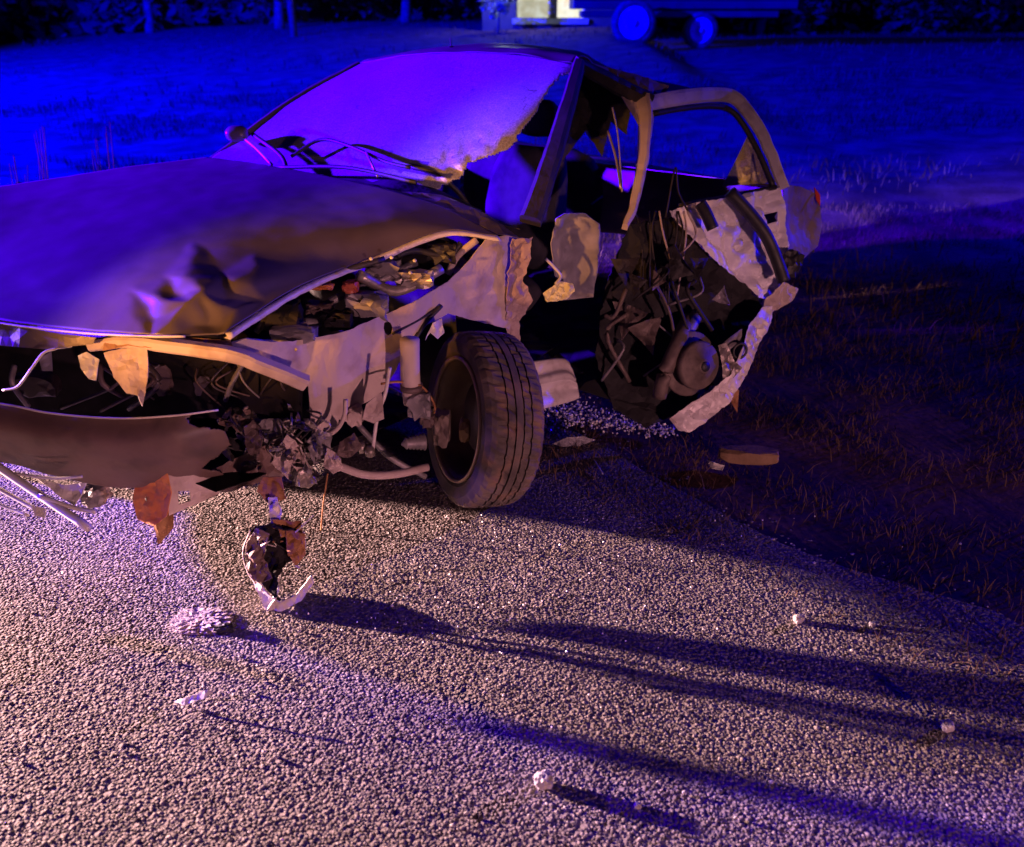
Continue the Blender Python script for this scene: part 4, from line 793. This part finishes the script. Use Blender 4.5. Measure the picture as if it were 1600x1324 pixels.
def crown(name, c, s, n, leaf, m, parent=None, seed=0):
    r = random.Random(seed); bm = bmesh.new()
    cl = [(Vector((r.gauss(0, .45), r.gauss(0, .45), r.gauss(0, .4))), r.uniform(.25, .5)) for _ in range(14)]
    for k in range(n):
        a, b = r.choice(cl); d = Vector((r.gauss(0, 1), r.gauss(0, 1), r.gauss(0, 1))).normalized()*b*r.random()**.4
        p = Vector(c)+Vector(((a+d).x*s[0], (a+d).y*s[1], (a+d).z*s[2])); t = Vector((r.gauss(0, 1), r.gauss(0, 1), r.gauss(0, 1))).normalized(); u = t.orthogonal().normalized()
        l = leaf*r.uniform(.6, 1.4); bm.faces.new([bm.verts.new(p-t*l), bm.verts.new(p+u*l*.4), bm.verts.new(p+t*l), bm.verts.new(p-u*l*.4)])
    return finish(name, bm, m, parent)
def shrub(x, y, h, wd, label, m, seed, n=900, nm='shrub', grp=None, leaf=.08):
    g0 = terrain_h(x, y); o = empty(nm, (x, y, g0), label, nm.replace('_', ' '), grp)
    crown('foliage', (x, y, g0+h*.6), (wd, wd, h*.45), n, leaf, m, o, seed)
    tube('stem', [(x, y, g0-.05), (x+.03, y, g0+h*.3), (x, y, g0+h*.6)], h*.03, BARK, o, 6, h*.01); return o
p = bp_(778, 14, -1.2); shrub(p.x, p.y, 1.2, .38, 'pale leafy bush lit by the windows at the left end of the building', PALELEAF, 5, 500, leaf=.07)
p = bp_(835, 32, -1.0); 
# dark trees along the far side
kinds = ['tall dark tree at the far left of the field edge', 'dark tree left of the slim pole', 'dark tree just right of the slim pole', 'dark tree left of the lit building', 'dark tree behind the lit building', 'dark tree behind the parked trailer', 'broad dark tree right of the parked trailer', 'dark tree at the far right of the field edge']
for k, x in enumerate([-19, -13.5, -8, -3.8, 3.2, 8.5, 14.5, 21]):
    y = 33+1.5*math.sin(k*2.1); g0 = terrain_h(x, y); o = empty('tree', (x, y, g0), kinds[k], 'tree')
    crown('crown', (x, y, g0+3.0), (3.4, 2.2, 3.0), 3200, .22, LEAF, o, k+20); tube('trunk', [(x, y, g0-.1), (x+.1, y, g0+1.5), (x, y, g0+4)], .2, BARK, o, 8, .06)
rr = np.random.default_rng(9); hp = []
bm = bmesh.new()
for k in range(9000):
    x = rr.uniform(-45, 45); y = 36+rr.normal(0, .8); z = terrain_h(x, y)+rr.uniform(0, 1)**1.2*(3.2+1.2*noise.noise(Vector((x*.2, 0, 0)))); t = Vector(rr.normal(0, 1, 3)).normalized(); u = t.orthogonal().normalized(); q = Vector((x, y, z)); l = .35
    bm.faces.new([bm.verts.new(q-t*l), bm.verts.new(q+u*l*.5), bm.verts.new(q+t*l), bm.verts.new(q-u*l*.5)])
structure(finish('distant_hedgerow', bm, LEAF, None), 'stuff')
pp = pt(458, 42, y=28); po = tag(tube('pole', [(pp.x, 28, terrain_h(pp.x, 28)-.2), (pp.x, 28, 7)], .12, BARK, None, 8, .09), 'slim wooden pole rising at the far edge of the field', 'pole')
# parked trailer with pale wheels
ty = 21.; T = empty('trailer', pt(1040, 60, y=ty), 'dark parked trailer with two pale wheels beyond the field', 'trailer')
for k, (u, v, r, y) in enumerate([(990, 36, .36, 21.), (1094, 48, .29, 21.6)]):
    c = pt(u, v, y=y); wv = bpy.data.objects.new('wheel', None); S.collection.objects.link(wv); wv.parent = T; wv.matrix_parent_inverse = T.matrix_basis.inverted(); wv.location = c
    lathe('tyre', [(r*.9, -.12), (r*1.35, -.12), (r*1.4, 0), (r*1.35, .12), (r*.9, .12)], c, (0, 1, 0), RUBBER, wv, 28, True)
    lathe('rim', [(.01, -.135), (r*.16, -.135), (r*.2, -.11), (r*.75, -.08), (r*.95, -.14), (r*.95, .02), (.01, .02)], c, (0, 1, 0), WHEELP, wv, 28)
c = pt(1045, 20, y=21.4)
box('bed', (c.x+.4, 22.3, 1.95), (5.2, 1.6, .9), TRUCKP, T, bev=.03); box('chassis', (c.x+.3, 22.0, 1.40), (4.6, .8, .14), TRUCKP, T, bev=.02)
# dry stalks standing left of the bonnet
for k, (u, v0, v1, lab) in enumerate([(62, 300, 196, 'dry pale grass stalk nearest the left edge of the picture'), (155, 285, 190, 'pair of dry pale stalks standing behind the middle of the bonnet'), (30, 300, 240, 'short dry stalk at the far left behind the bonnet')]):
    y = 4.3; o = empty('dry_stalks', pt(u, v0, y=y), lab, 'weed')
    for q in range(7):
        a = pt(u+random.uniform(-14, 14), v0+60, y=y); b = pt(u+random.uniform(-22, 22), v1+random.uniform(0, 50), y=y+random.uniform(-.1, .1)); a.z = terrain_h(a.x, y)
        tube('stalk', [a, a.lerp(b, .5)+Vector((random.uniform(-.02, .02), 0, 0)), b], .004, DRYGRASS, o, 5, .0015)
print('tris', sum(len(o.data.polygons) for o in bpy.data.objects if o.type == 'MESH'))
